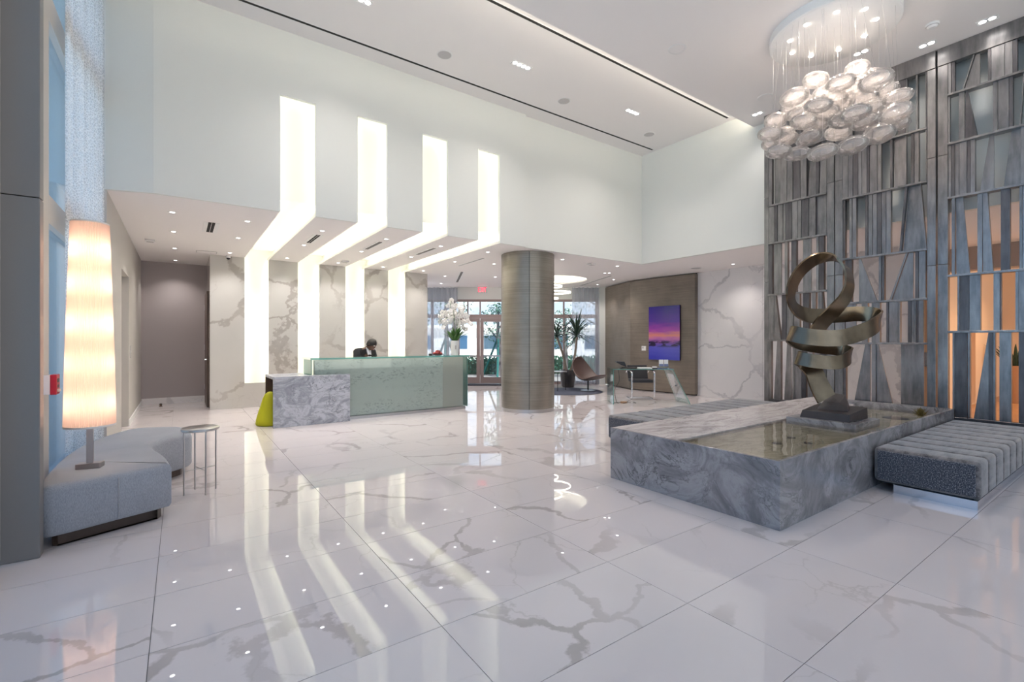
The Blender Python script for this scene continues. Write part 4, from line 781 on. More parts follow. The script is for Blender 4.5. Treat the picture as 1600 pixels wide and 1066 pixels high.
m = MB(); nz = 150; rows = []
for z, r in ((0.325, 0.150), (0.33, 0.152), (0.80, 0.143), (1.35, 0.128), (1.865, 0.113), (1.87, 0.111)):
    rows.append([((r + (0.0022 if j % 2 else -0.0022)) * math.cos(2 * math.pi * j / nz), (r + (0.0022 if j % 2 else -0.0022)) * math.sin(2 * math.pi * j / nz), z) for j in range(nz + 1)])
shade_o = m.sheet(rows).build('lamp_shade', 'lamp_shade', lm)
MB().lathe([(0.150, 0.318), (0.154, 0.318), (0.154, 0.332), (0.150, 0.332), (0.150, 0.318)], seg=48, cap=False).build('rim', 'petal', shade_o); MB().lathe([(0.110, 1.864), (0.114, 1.864), (0.114, 1.876), (0.110, 1.876), (0.110, 1.864)], seg=48, cap=False).build('rim', 'petal', shade_o)
for z, q in ((0.50, 1.0), (0.80, 0.55), (1.10, 1.0), (1.40, 0.5), (1.66, 0.85)):
    for s_ in (-1, 1):
        MB().lathe([(0.0005, -0.03), (0.018, -0.02), (0.024, 0.0), (0.018, 0.02), (0.0005, 0.03)], 0.055 * s_, 0, 10, False).build('bulb', 'lens_warm', lm).location = (0, 0, z)
        lamp('bulb_light', 'POINT', (0.055 * s_, -0.01, z), W_LAMP * q, (1.0, 0.80, 0.66), lm, shadow_soft_size=0.04)
st = thing('side_table', 'small round metal side table with thin legs beside the ottoman', 'side table', (0.15, 5.22, 0))
MB().lathe([(0.0005, 0.575), (0.145, 0.575), (0.15, 0.58), (0.15, 0.598), (0.145, 0.602), (0.0005, 0.602)], seg=32, cap=False).build('table_top', 'steel', st, True)
for k in range(4):
    a = 0.3 + k * math.pi / 2; MB().tube([(0.13 * math.cos(a), 0.13 * math.sin(a), 0.575), (0.13 * math.cos(a), 0.13 * math.sin(a), 0.0)], 0.0065, 8).build('leg', 'steel', st, True)
for a in (0.3, 0.3 + math.pi / 2): MB().tube([(0.13 * math.cos(a), 0.13 * math.sin(a), 0.22), (-0.13 * math.cos(a), -0.13 * math.sin(a), 0.22)], 0.004, 6).build('stretcher', 'steel', st, True)
al = thing('fire_alarm_station', 'red fire alarm pull box with white back box on the window frame', 'fire alarm', (-0.90, 5.21, 0.97))
MB().box(0.0, 0.045, 0, 0.12, 0, 0.155).build('back_box', 'trim_white', al, bevel=0.002); MB().box(0.046, 0.085, -0.002, 0.122, -0.003, 0.158).build('cover', 'red_plastic', al, bevel=0.004)
MB().box(0.085, 0.0862, 0.02, 0.10, 0.095, 0.125).box(0.085, 0.0862, 0.03, 0.09, 0.05, 0.075).build('lettering_bars', 'black', al); MB().box(0.085, 0.097, 0.025, 0.095, 0.018, 0.038).build('pull_handle', 'trim_white', al)
# lace curtain
rows = []
for i in range(90):
    t = i / 89; x = -0.845 + 0.12 * t; y = 5.70 + 1.40 * t; off = 0.022 * math.sin(t * 52) + 0.012 * math.sin(t * 23 + 1)
    rows.append([(x + off, y, z) for z in (0.03, 1.3, 2.7, 4.1, 5.55)])
cur = thing('lace_curtain', 'floor-length white lace sheer curtain behind the tall lamp', 'curtain', (0, 0, 0))
MB().sheet(rows).build('fabric', 'sheer_lace', cur, 'all', solid=0.0015); MB().tube([(-0.85, 5.65, 5.58), (-0.72, 7.12, 5.58)], 0.012, 8).build('rail', 'steel', cur)
sw = thing('wall_switch', 'small grey switch plate on the taupe corridor wall', 'switch', (-0.696, 10.25, 1.2)); MB().box(0, 0.008, -0.04, 0.04, -0.09, 0.12).build('plate', 'grille_grey', sw); MB().box(0.008, 0.012, -0.015, 0.015, 0, 0.04).build('rocker', 'trim_white', sw)
ds = thing('door_stop', 'small dark door stop on the corridor floor', 'door stop', (-0.345, 12.55, 0)); MB().lathe([(0.0005, 0.0), (0.03, 0.0), (0.03, 0.012), (0.02, 0.02), (0.02, 0.06), (0.0005, 0.065)], seg=14, cap=False).build('post', 'dark_brown', ds, True); MB().lathe([(0.02, 0.04), (0.027, 0.043), (0.027, 0.055), (0.02, 0.058)], seg=14, cap=False).build('rubber_ring', 'black', ds)
# ------------------------------------------------------------------ reception desks
gd = thing('glass_reception_counter', 'long frosted green glass reception counter', 'reception desk', (1.83, 8.50, 0))
MB().box(0.0, 3.03, 0.0, 0.018, 0.05, 1.075).build('front_glass', 'counter_glass', gd)
MB().box(0.06, 2.50, 0.06, 0.09, 0.06, 1.06).build('speckled_panel', 'counter_panel', gd); MB().box(2.51, 2.97, 0.07, 0.09, 0.06, 1.06).build('plain_panel', 'frame_pale', gd)
MB().box(-0.03, 3.06, -0.03, 0.62, 1.078, 1.108).build('glass_top', 'counter_glass', gd); MB().box(-0.032, 3.062, -0.034, -0.031, 1.078, 1.108).build('top_edge', 'glass_edge', gd)
for x in (-0.012, 3.03): MB().box(x, x + 0.012, 0.0, 0.60, 0.05, 1.075).build('end_glass', 'glass_edge', gd)
MB().box(0.02, 3.0, 0.02, 0.10, 0.0, 0.05).build('plinth', 'steel', gd); MB().box(0.05, 2.98, 0.45, 0.95, 0.72, 0.755).build('worktop', 'frame_pale', gd); MB().box(0.05, 2.98, 0.10, 0.13, 0.0, 1.07).build('inner_back', 'frame_pale', gd)
for x in (0.06, 2.94): MB().box(x, x + 0.03, 0.131, 0.95, 0.0, 0.72).build('support_panel', 'frame_pale', gd)
md_ = thing('marble_side_desk', 'low blue-grey marble desk in front of the glass counter', 'reception desk', (1.21, 8.33, 0))
MB().box(0, 1.21, 0, 0.035, 0, 0.775).build('front_slab', 'desk_marble', md_, bevel=0.002); MB().prism([(0, 0), (1.21, 0), (1.21, 0.13), (0.575, 0.13), (0.575, 0.86), (0, 0.86)], 0.777, 0.82).build('top_slab', 'desk_marble', md_, bevel=0.002)
MB().box(0.0, 0.57, 0.82, 0.855, 0, 0.776).build('rear_panel', 'dark_brown', md_)
pf = thing('yellow_bean_bag', 'lime-yellow fabric bean bag beside the marble desk', 'bean bag', (1.22, 8.78, 0))
bag = MB().lathe([(0.02, 0.0), (0.20, 0.0), (0.215, 0.025), (0.20, 0.10), (0.165, 0.22), (0.135, 0.34), (0.115, 0.44), (0.085, 0.51), (0.04, 0.545), (0.012, 0.552)], seg=20, cap=True)
bag.v = [(x * (1 + 0.05 * math.sin(9 * z + 3 * x)) + 0.02 * z, y * (1 + 0.06 * math.cos(11 * z)), z) for x, y, z in bag.v]
pb = bag.build('fabric_body', 'yellow_fabric', pf, 'all')
for k in range(4):
    a = 0.5 + k * math.pi / 2; MB().tube([((r + 0.001) * math.cos(a) + 0.02 * z, (r + 0.001) * math.sin(a), z) for r, z in ((0.212, 0.03), (0.198, 0.10), (0.165, 0.22), (0.135, 0.34), (0.115, 0.44), (0.085, 0.51))], 0.004, 5).build('piping', 'yellow_fabric', pb)
# ------------------------------------------------------------------ orchid, bowl, small items on the counter
ZC = 1.108
orc = thing('orchid_arrangement', 'tall white orchid arrangement in a white vase on the glass counter', 'orchid', (4.70, 8.74, ZC))
MB().lathe([(0.0005, 0.0), (0.068, 0.0), (0.078, 0.02), (0.086, 0.20), (0.088, 0.30), (0.080, 0.30), (0.076, 0.03), (0.0005, 0.02)], seg=24, cap=False).build('vase', 'ceramic', orc, True)
MB().box(-0.05, -0.02, -0.088, -0.082, 0.12, 0.20).build('dark_mark', 'grille_grey', orc).rotation_euler = (0, 0, 0.1)
def blade(length, width, elev, az, droop, base=(0, 0, 0), n=7, fold=0.25):
    rows = []; p = Vector(base); d = elev
    for i in range(n):
        t = i / (n - 1); w_ = width * (0.45 + 1.1 * t) if t < 0.45 else width * 0.95 * (1 - ((t - 0.45) / 0.55) ** 2) + 0.0015
        dirv = Vector((math.cos(az) * math.cos(d), math.sin(az) * math.cos(d), math.sin(d))); side = Vector((-math.sin(az), math.cos(az), 0)); nrm = dirv.cross(side)
        rows.append([p - side * w_ / 2 - nrm * w_ * fold * -0.5, p, p + side * w_ / 2 - nrm * w_ * fold * -0.5]); p = p + dirv * length / (n - 1); d -= droop / (n - 1)
    return rows
for k in range(30):
    MB().sheet(blade(random.uniform(0.22, 0.36), 0.075, random.uniform(0.9, 1.5), k * 2.4, random.uniform(0.2, 1.1), (0.03 * math.cos(k * 2.4), 0.03 * math.sin(k * 2.4), 0.27))).build('leaf', 'orchid_leaf', orc, 'all', solid=0.002)
bl = MB()
for k in range(5):
    a = math.pi / 2 + k * 2 * math.pi / 5; w_ = 0.028 if k in (1, 4) else 0.019; ln = 0.048
    ca, sa_ = math.cos(a), math.sin(a); pt = lambda u, v, h: (u * ca - v * sa_, h, u * sa_ + v * ca)
    bl.add([pt(0.004, 0, -0.004), pt(ln * 0.5, -w_, 0.002), pt(ln, 0, 0.008), pt(ln * 0.5, w_, 0.002), pt(ln * 0.5, 0, -0.006)], [(0, 1, 4), (1, 2, 4), (2, 3, 4), (3, 0, 4)])
blos = None
for s_ in range(7):
    a = s_ * 0.9 + 0.3; rr = 0.10 + 0.03 * (s_ % 3); hh = 0.40 + 0.068 * ((s_ * 5) % 7)
    P = smooth_path([(0, 0, 0.28), (0.05 * math.cos(a), 0.05 * math.sin(a), 0.28 + hh * 0.55), (rr * math.cos(a), rr * math.sin(a), 0.28 + hh), ((rr + 0.10) * math.cos(a), (rr + 0.10) * math.sin(a), 0.28 + hh + 0.02), ((rr + 0.19) * math.cos(a), (rr + 0.19) * math.sin(a), 0.28 + hh - 0.16)], 6)
    MB().tube(P, 0.004, 5).build('stem', 'orchid_leaf', orc, 'all')
    for q in range(9):
        p = P[min(len(P) - 1, 9 + q * 2 - (q > 6))]
        o = linked(blos, orc) if blos else bl.build('blossom', 'petal', orc)
        if not blos:
            blos = o
        o.location = (p[0] + random.uniform(-.045, .045), p[1] + random.uniform(-.045, .045) - 0.015, p[2] + random.uniform(-.04, .03)); sc2 = random.uniform(1.15, 1.6); o.scale = (sc2,) * 3
        o.rotation_euler = (random.uniform(-.5, .5), random.uniform(-.4, .4), random.uniform(-.9, .7))
bw = thing('fruit_bowl', 'shallow dish of dark red fruit on the counter beside the orchid', 'bowl', (4.30, 8.72, ZC))
MB().lathe([(0.0005, 0.0), (0.06, 0.0), (0.13, 0.025), (0.135, 0.03), (0.125, 0.03), (0.055, 0.008), (0.0005, 0.008)], seg=20, cap=False).build('dish', 'stone_dark', bw, True)
for k in range(11):
    a = k * 2.4; r = 0.025 * math.sqrt(k); MB().lathe([(0.0005, -0.03), (0.02, -0.022), (0.031, 0), (0.022, 0.022), (0.0005, 0.028)], seg=10, cap=False).build('fruit', 'red_fruit', bw, 'all').location = (r * math.cos(a), r * math.sin(a), 0.055 - 0.0009 * k * 2 + (0.025 if k < 3 else 0))
sb = thing('card_holder', 'tiny black and white card holder at the left of the fruit dish', 'card holder', (4.12, 8.70, ZC)); MB().box(-0.03, 0.03, -0.02, 0.02, 0, 0.035).build('stand', 'black', sb, bevel=0.003); MB().box(-0.026, 0.026, -0.008, -0.002, 0.035, 0.06).build('card', 'paper', sb)
# ------------------------------------------------------------------ receptionist
def skin_mesh(name, mat, pts, edges, radii, root, parent=None, sub=2):
    me = bpy.data.meshes.new(name); me.from_pydata(pts, edges, []); o = bpy.data.objects.new(name, me); COL.objects.link(o); me.materials.append(MAT[mat])
    sk = o.modifiers.new('skin', 'SKIN'); sk.use_smooth_shade = True
    for v, r in zip(me.skin_vertices[0].data, radii): v.radius = r if isinstance(r, tuple) else (r, r)
    me.skin_vertices[0].data[root].use_root = True
    ss = o.modifiers.new('sub', 'SUBSURF'); ss.levels = sub; ss.render_levels = sub
    if parent: o.parent = parent
    return o
def chain(P, E, R, pts, start=None):
    prev = start
    for p, r in pts:
        P.append(p); R.append(r)
        if prev is not None: E.append((prev, len(P) - 1))
        prev = len(P) - 1
    return prev
# local frame: x to the person's left side of the picture frame, -y forward (towards the lobby)
P, E, R = [], [], []
pel = chain(P, E, R, [((0, 0.05, 0.84), (0.15, 0.11))]); wst = chain(P, E, R, [((0, 0.00, 0.98), (0.12, 0.09))], pel); chs = chain(P, E, R, [((0, -0.10, 1.13), (0.15, 0.10))], wst); nkb = chain(P, E, R, [((0.01, -0.17, 1.235), 0.062)], chs)
nk = chain(P, E, R, [((0.02, -0.205, 1.275), 0.045), ((0.03, -0.235, 1.315), 0.072), ((0.04, -0.26, 1.355), 0.066)], nkb)
hands = []
for s_ in (-1, 1):
    chain(P, E, R, [((0.10 * s_, 0.05, 0.78), 0.088), ((0.105 * s_, 0.03, 0.46), 0.058), ((0.105 * s_, 0.06, 0.10), 0.040), ((0.11 * s_, -0.03, 0.045), 0.036), ((0.11 * s_, -0.12, 0.03), 0.026)], pel)
    wr = chain(P, E, R, [((0.185 * s_, -0.12, 1.16), 0.058), ((0.225 * s_, -0.15, 0.94), 0.044), ((0.13 * s_, -0.36, 0.82), 0.030), ((0.115 * s_, -0.40, 0.80), (0.032, 0.018))], chs)
    hands.append((wr, s_))
for wr, s_ in hands:
    bx_, by_, bz_ = P[wr]
    for k, (dx, ln) in enumerate(((-0.024, 0.060), (-0.008, 0.070), (0.008, 0.066), (0.023, 0.052))):
        chain(P, E, R, [((bx_ + dx, by_ - 0.035, bz_ - 0.002), 0.0095), ((bx_ + dx * 1.15, by_ - 0.035 - ln * 0.55, bz_ + 0.004), 0.0085), ((bx_ + dx * 1.2, by_ - 0.035 - ln, bz_ - 0.018), 0.0075)], wr)
    chain(P, E, R, [((bx_ - 0.034 * s_, by_ - 0.005, bz_ - 0.004), 0.010), ((bx_ - 0.050 * s_, by_ - 0.035, bz_ - 0.014), 0.009)], wr)
person = skin_mesh('person', 'skin', P, E, R, pel); person.location = (3.02, 9.62, 0.0); person.rotation_euler = (0, 0, 0.35)
tag(person, 'receptionist in dark jacket and white shirt bending over the glass counter', 'person')
# head: skull with jaw, nose, eyes, ears; bowed and turned
hd = MB(); RN, SN = 14, 20; vs = []
for i in range(RN + 1):
    th = math.pi * i / RN
    for j in range(SN):
        ph = 2 * math.pi * j / SN; x, y, z = 0.076 * math.sin(th) * math.cos(ph), 0.096 * math.sin(th) * math.sin(ph), 0.115 * math.cos(th)
        if z < 0: x *= 1 + z * 2.6; y = y * (1 + z * 1.6) - 0.012 * (-z / 0.115)
        if y < -0.06 and -0.035 < z < 0.012 and abs(x) < 0.022: y -= 0.020 * (1 - abs(x) / 0.022) * (1.2 - (z + 0.035) / 0.047)
        if y < -0.05 and 0.006 < z < 0.03 and 0.015 < abs(x) < 0.05: y += 0.008
        if y < -0.05 and -0.07 < z < -0.05 and abs(x) < 0.028: y -= 0.006
        vs.append((x, y, z))
hd.add(vs, [(i * SN + j, i * SN + (j + 1) % SN, (i + 1) * SN + (j + 1) % SN, (i + 1) * SN + j) for i in range(RN) for j in range(SN)])
head = hd.build('head', 'skin', person, 'all', sub=1); head.location = (0.04, -0.275, 1.325); head.rotation_euler = (0.55, 0.10, 0.35)
for s_ in (-1, 1):
    MB().lathe([(0.0005, -0.011), (0.009, -0.006), (0.011, 0), (0.009, 0.006), (0.0005, 0.011)], seg=10, cap=False).build('eye', 'paper', head, 'all').location = (0.029 * s_, -0.079, 0.016)
    MB().lathe([(0.0005, -0.004), (0.004, 0), (0.0005, 0.004)], seg=8, cap=False).build('pupil', 'black', head, 'all').location = (0.029 * s_, -0.089, 0.014)
    MB().lathe([(0.0005, -0.028), (0.013, -0.012), (0.016, 0.008), (0.0005, 0.028)], seg=10, cap=False).build('ear', 'skin', head, 'all').location = (0.077 * s_, 0.008, 0.0)
MB().tube([(-0.022, -0.090, -0.058), (0, -0.098, -0.060), (0.022, -0.090, -0.058)], [0.003, 0.006, 0.003], 6).build('mouth', 'red_fruit', head, 'all')
hr = MB(); vs = []
for i in range(9):
    th = math.pi * 0.64 * i / 8
    for j in range(SN):
        ph = 2 * math.pi * j / SN; front = max(0.0, -math.sin(ph)); t_ = th * (1 - 0.42 * front); b = 1.0 + 0.03 * math.sin(j * 2.7 + i)
        vs.append((0.088 * b * math.sin(t_) * math.cos(ph), 0.108 * b * math.sin(t_) * math.sin(ph) + 0.006, 0.126 * b * math.cos(t_)))
hr.add(vs, [(i * SN + j, i * SN + (j + 1) % SN, (i + 1) * SN + (j + 1) % SN, (i + 1) * SN + j) for i in range(8) for j in range(SN)])
hr.build('hair', 'hair', head, 'all', sub=1)
P2, E2, R2 = [], [], []
p0 = chain(P2, E2, R2, [((0, 0.045, 0.80), (0.175, 0.135))]); p1 = chain(P2, E2, R2, [((0, 0.00, 0.98), (0.145, 0.115))], p0); p2 = chain(P2, E2, R2, [((0, -0.095, 1.135), (0.20, 0.145))], p1); chain(P2, E2, R2, [((0.008, -0.145, 1.215), 0.105)], p2)
for s_ in (-1, 1): chain(P2, E2, R2, [((0.19 * s_, -0.12, 1.17), 0.090), ((0.228 * s_, -0.15, 0.94), 0.070), ((0.145 * s_, -0.33, 0.832), 0.050)], p2)
skin_mesh('jacket', 'suit', P2, E2, R2, p0, person)
P3, E3, R3 = [], [], []
q0 = chain(P3, E3, R3, [((0, 0.055, 0.84), (0.165, 0.125))])
for s_ in (-1, 1): chain(P3, E3, R3, [((0.10 * s_, 0.05, 0.76), 0.102), ((0.105 * s_, 0.03, 0.46), 0.078), ((0.105 * s_, 0.06, 0.09), 0.062)], q0)
skin_mesh('trousers', 'suit', P3, E3, R3, q0, person)
for s_ in (-1, 1):
    MB().hexa([(0.012 + 0.010 * s_, -0.225, 1.255), (0.012 + 0.055 * s_, -0.215, 1.27), (0.012 + 0.058 * s_, -0.20, 1.275), (0.012 + 0.012 * s_, -0.21, 1.26)], [(0.012 + 0.004 * s_, -0.262, 1.13), (0.012 + 0.035 * s_, -0.258, 1.12), (0.012 + 0.038 * s_, -0.23, 1.12), (0.012 + 0.004 * s_, -0.235, 1.13)]).build('shirt_collar', 'shirt', person)
    shp = MB().lathe([(0.0005, 0.0), (0.045, 0.0), (0.048, 0.02), (0.040, 0.06), (0.03, 0.085), (0.0005, 0.085)], seg=14, cap=False); shp.v = [(x, y * 1.9 - 0.04, z * (1 - 0.35 * (y < 0))) for x, y, z in shp.v]
    shp.build('shoe', 'black', person, 'all').location = (0.107 * s_, 0.01, 0.0)
# ------------------------------------------------------------------ lounge
rg = thing('round_rug', 'dark blue-grey round rug under the egg chair', 'rug', WF(1.55, 13.05, 0)); MB().lathe([(0.0005, 0.012), (0.935, 0.012), (0.95, 0.006), (0.95, 0.0005)], seg=56, cap=False).build('pile', 'rug', rg, True); MB().lathe([(0.951, 0.0005), (0.965, 0.004), (0.951, 0.010)], seg=56, cap=False).build('edge_binding', 'black', rg)
eg = thing('egg_chair', 'brown leather swivel egg chair with one tall back on the rug', 'chair', WF(2.12, 13.25, 0.0125), ENT - 0.85)
prof_e = smooth_path([(-0.30, 0.93, 0.05, 0.02), (-0.345, 0.86, 0.16, 0.05), (-0.37, 0.72, 0.27, 0.10), (-0.31, 0.50, 0.35, 0.16), (-0.16, 0.33, 0.38, 0.17), (0.06, 0.28, 0.39, 0.12), (0.26, 0.34, 0.36, 0.06), (0.44, 0.42, 0.25, 0.03), (0.53, 0.445, 0.06, 0.0)], 4)
rows = []
for x, z, w_, c in prof_e: rows.append([(x + c * (abs(v) ** 2) * 0.9, v * w_ * 1.12, z + c * (abs(v) ** 2) * 0.55) for v in [k / 6 - 1 for k in range(13)]])
MB().sheet(rows).build('shell', 'leather_brown', eg, 'all', solid=0.035, sub=1)
MB().tube([(0.03, 0, 0.30), (0.03, 0, 0.02)], 0.022, 10).build('pole', 'black', eg, True); MB().lathe([(0.0005, 0.0), (0.21, 0.0), (0.21, 0.006), (0.05, 0.018), (0.0005, 0.02)], 0.03, 0, 28, False).build('foot_disc', 'steel', eg, True)
tb = thing('lounge_table', 'thin dark side table between the column and the plant pot', 'side table', WF(1.30, 13.2, 0.0125), ENT)
MB().lathe([(0.0005, 0.52), (0.24, 0.52), (0.245, 0.53), (0.24, 0.54), (0.0005, 0.54)], seg=28, cap=False).build('table_top', 'steel', tb, True)
for k in range(3):
    a = 0.35 + k * 2.094; MB().tube([(0.20 * math.cos(a), 0.20 * math.sin(a), 0.52), (0.23 * math.cos(a), 0.23 * math.sin(a), 0.0)], 0.010, 6).build('leg', 'black', tb, True)
pt_ = thing('potted_dracaena', 'dracaena with two bare trunks and spiky crowns in a dark pot', 'potted plant', WF(1.70, 14.30, 0), ENT)
MB().lathe([(0.0005, 0.0), (0.17, 0.0), (0.20, 0.03), (0.245, 0.46), (0.25, 0.52), (0.225, 0.52), (0.215, 0.46), (0.0005, 0.455)], seg=28, cap=False).build('pot', 'pot_dark', pt_, True); MB().lathe([(0.0005, 0.47), (0.12, 0.468), (0.218, 0.46)], seg=20, cap=False).build('soil', 'bark', pt_)
for (tr_pts, crown, nb) in (([(-0.05, 0, 0.45), (-0.10, 0, 0.80), (-0.20, 0, 1.15), (-0.33, 0, 1.50)], (-0.34, 0, 1.50), 46), ([(0.06, 0.02, 0.45), (0.16, 0, 0.72), (0.23, 0, 1.08), (0.27, 0, 1.52)], (0.27, 0, 1.52), 64)):
    MB().tube(smooth_path(tr_pts, 5), 0.035, 8).build('trunk', 'trunk', pt_, True)
    for k in range(nb):
        el = random.uniform(-0.25, 1.45); MB().sheet(blade(random.uniform(0.55, 0.88) * (0.78 if math.sin(k * 2.399) > 0.1 else 1.0), 0.052, el, k * 2.399, random.uniform(0.35, 1.0), (crown[0], crown[1], crown[2] + random.uniform(-0.02, 0.12)), 6, 0.3)).build('leaf', 'leaf', pt_, 'all', solid=0.0015)
# far sheer curtains
def far_curtain(r0, r1, lab, f=FE - 0.22):
    c = thing('sheer_curtain', lab, 'curtain', (0, 0, 0), ENT, 'sheer curtains of the entrance front'); n_ = max(24, int((r1 - r0) * 60)); rows = []
    for i in range(n_ + 1):
        r = r0 + (r1 - r0) * i / n_; o_ = 0.035 * math.sin(r * 46) + 0.015 * math.sin(r * 19 + 1); rows.append([(r, f + o_, z) for z in (0.02, 1.6, ZS - 0.03)])
    MB().sheet(rows).build('fabric', 'sheer_far', c, 'all', solid=0.001); MB().tube([(r0, f, ZS - 0.02), (r1, f, ZS - 0.02)], 0.015, 8).build('rail', 'trim_white', c)
far_curtain(-4.2, -1.75, 'white sheer curtain left of the entrance doors behind the orchid'); far_curtain(1.93, 2.80, 'white sheer curtain right of the plant beside the white pier')
mt = thing('door_mat', 'dark entrance mat in front of the glass doors', 'mat', WF(-1.04, 14.95, 0), ENT); MB().box(-0.85, 0.85, -0.22, 0.22, 0, 0.012).build('pile', 'mat_dark', mt); MB().box(-0.87, 0.87, -0.24, -0.22, 0, 0.010).box(-0.87, 0.87, 0.22, 0.24, 0, 0.010).build('border', 'black', mt)
# picture and thermostat on the timber wall
pa = math.atan2(9.1 - 7.1, 10.60 - 10.72)
pic = thing('sunset_picture', 'tall purple sunset seascape print hanging on the timber wall', 'picture', (10.72 - 0.12 * (8.457 - 7.1) / 2.0 - 0.005, 8.44, 0.89), pa - math.pi / 2)
MB().box(-0.045, 0.0, -0.95, 0.0, 0, 1.45).build('backing', 'black', pic); MB().box(-0.048, -0.045, -0.95, 0.0, 0, 1.45).build('print', 'sunset_print', pic)
th = thing('thermostat', 'small white thermostat on the timber wall left of the picture', 'thermostat', (10.625, 8.63, 1.13), pa - math.pi / 2); MB().box(-0.02, 0.0, -0.07, 0.07, 0, 0.13).build('case', 'trim_white', th, bevel=0.004); MB().box(-0.022, -0.02, 0.0, 0.05, 0.06, 0.11).build('display', 'grille_grey', th)
# glass desk with chair
dk = thing('glass_desk', 'clear glass desk with a splayed right leg before the timber wall', 'desk', WF(2.23, 10.36, 0), ENT)
MB().box(0, 1.34, 0, 0.66, 0.765, 0.78).build('glass_top', 'desk_glass', dk); MB().box(0, 0.014, 0, 0.66, 0, 0.764).build('side_glass', 'desk_glass', dk)
MB().hexa([(1.70, 0.02, 0), (1.60, 0.62, 0), (1.615, 0.62, 0), (1.715, 0.02, 0)], [(1.31, 0.0, 0.764), (1.31, 0.66, 0.764), (1.325, 0.66, 0.764), (1.325, 0.0, 0.764)]).build('splayed_glass', 'desk_glass', dk)
MB().box(0.0, 1.34, -0.003, -0.0005, 0.765, 0.78).build('polished_edge', 'glass_edge', dk); MB().box(0.0, 0.014, -0.003, -0.0005, 0, 0.764).build('polished_edge', 'glass_edge', dk)
MB().hexa([(1.70, 0.012, 0), (1.715, 0.012, 0), (1.715, 0.018, 0), (1.70, 0.018, 0)], [(1.31, -0.006, 0.764), (1.325, -0.006, 0.764), (1.325, -0.001, 0.764), (1.31, -0.001, 0.764)]).build('polished_edge', 'glass_edge', dk)
ph = thing('desk_phone', 'black desk phone with raised angled front at the left of the glass desk', 'phone', WF(2.50, 10.62, 0.78), ENT)
MB().hexa([(-0.10, -0.08, 0), (0.30, -0.08, 0), (0.30, 0.08, 0), (-0.10, 0.08, 0)], [(-0.02, -0.07, 0.03), (0.29, -0.07, 0.02), (0.29, 0.07, 0.02), (-0.02, 0.07, 0.03)]).build('base', 'black', ph)
MB().hexa([(-0.16, -0.10, 0.14), (0.08, -0.10, 0.03), (0.08, 0.10, 0.03), (-0.16, 0.10, 0.14)], [(-0.15, -0.10, 0.165), (0.02, -0.10, 0.155), (0.02, 0.10, 0.155), (-0.15, 0.10, 0.165)]).build('console', 'leather_black', ph, bevel=0.008)
pp = thing('paper_stack', 'stack of white papers on the glass desk', 'papers', WF(3.00, 10.60, 0.78), ENT)
for k in range(4): MB().box(-0.15, 0.13, -0.10, 0.10, 0.006 * k, 0.006 * k + 0.005).build('sheet', 'paper', pp).rotation_euler = (0, 0, 0.05 * math.sin(k * 2))
nb = thing('note_box', 'small black and white box between papers and brochures on the glass desk', 'box', WF(3.21, 10.58, 0.78), ENT); MB().box(-0.05, 0.05, -0.04, 0.04, 0, 0.02).build('tray', 'black', nb); MB().box(-0.045, 0.045, -0.035, 0.035, 0.02, 0.045).build('notes', 'paper', nb)
br_ = thing('brochure_holder', 'stand of blue and white brochures at the right of the glass desk', 'brochures', WF(3.42, 10.60, 0.78), ENT)
MB().box(-0.11, 0.11, -0.03, 0.05, 0, 0.05).build('stand', 'desk_glass', br_)
for k, (dx, m_) in enumerate(((-0.055, 'paper'), (0.055, 'paper'), (-0.055, 'paper_blue'), (0.055, 'paper_blue'))):
    MB().box(dx - 0.048, dx + 0.048, -0.022 + 0.02 * (k // 2 == 0) + 0.002 * k, -0.018 + 0.02 * (k // 2 == 0) + 0.002 * k, 0.052, (0.20 if k < 2 else 0.10)).build('brochure', m_, br_)
hc = thing('chrome_chair', 'black leather chair with chrome flat-bar frame behind the glass desk', 'chair', WF(3.13, 11.45, 0), ENT)
for s_ in (-1, 1):
    x = 0.27 * s_; loop = [(x, 0.30, 0.62), (x, 0.16, 0.68), (x, -0.12, 0.68), (x, -0.24, 0.64), (x, -0.24, 0.44), (x, -0.24, 0.12), (x, -0.17, 0.015), (x, 0.22, 0.012)]
    m = MB(); pp_ = smooth_path(loop, 4); rows = [[(p[0] - 0.02, p[1], p[2]), (p[0] + 0.02, p[1], p[2])] for p in pp_]; m.sheet(rows).build('side_frame', 'chrome', hc, 'all', solid=0.012)
    MB().box(x - 0.028, x + 0.028, -0.12, 0.16, 0.684, 0.705).build('armrest', 'leather_black', hc, bevel=0.006)
MB().box(-0.29, 0.29, 0.20, 0.25, 0.006, 0.018).build('base_bar', 'chrome', hc)
MB().box(-0.245, 0.245, -0.25, 0.22, 0.40, 0.47).build('seat', 'leather_black', hc, bevel=0.02)
MB().hexa([(-0.245, 0.20, 0.47), (0.245, 0.20, 0.47), (0.245, 0.26, 0.47), (-0.245, 0.26, 0.47)], [(-0.245, 0.30, 0.80), (0.245, 0.30, 0.80), (0.245, 0.36, 0.80), (-0.245, 0.36, 0.80)]).build('backrest', 'leather_black', hc, bevel=0.015)
cb = thing('power_cable', 'thin cable with brown plug adapter looped on the floor under the glass desk', 'cable', WF(2.42, 10.6, 0), ENT)
MB().tube(smooth_path([(-0.02, 0.02, 0.77), (0.0, 0.02, 0.5), (-0.10, 0.0, 0.3), (-0.06, -0.05, 0.02), (0.10, -0.08, 0.006), (0.22, -0.02, 0.05), (0.36, -0.05, 0.006), (0.18, 0.06, 0.006), (-0.15, -0.03, 0.006)], 6), 0.005, 6).build('cord', 'black', cb, 'all'); MB().box(0.02, 0.16, -0.06, 0.0, 0.0, 0.04).build('adapter', 'clay', cb, bevel=0.005)
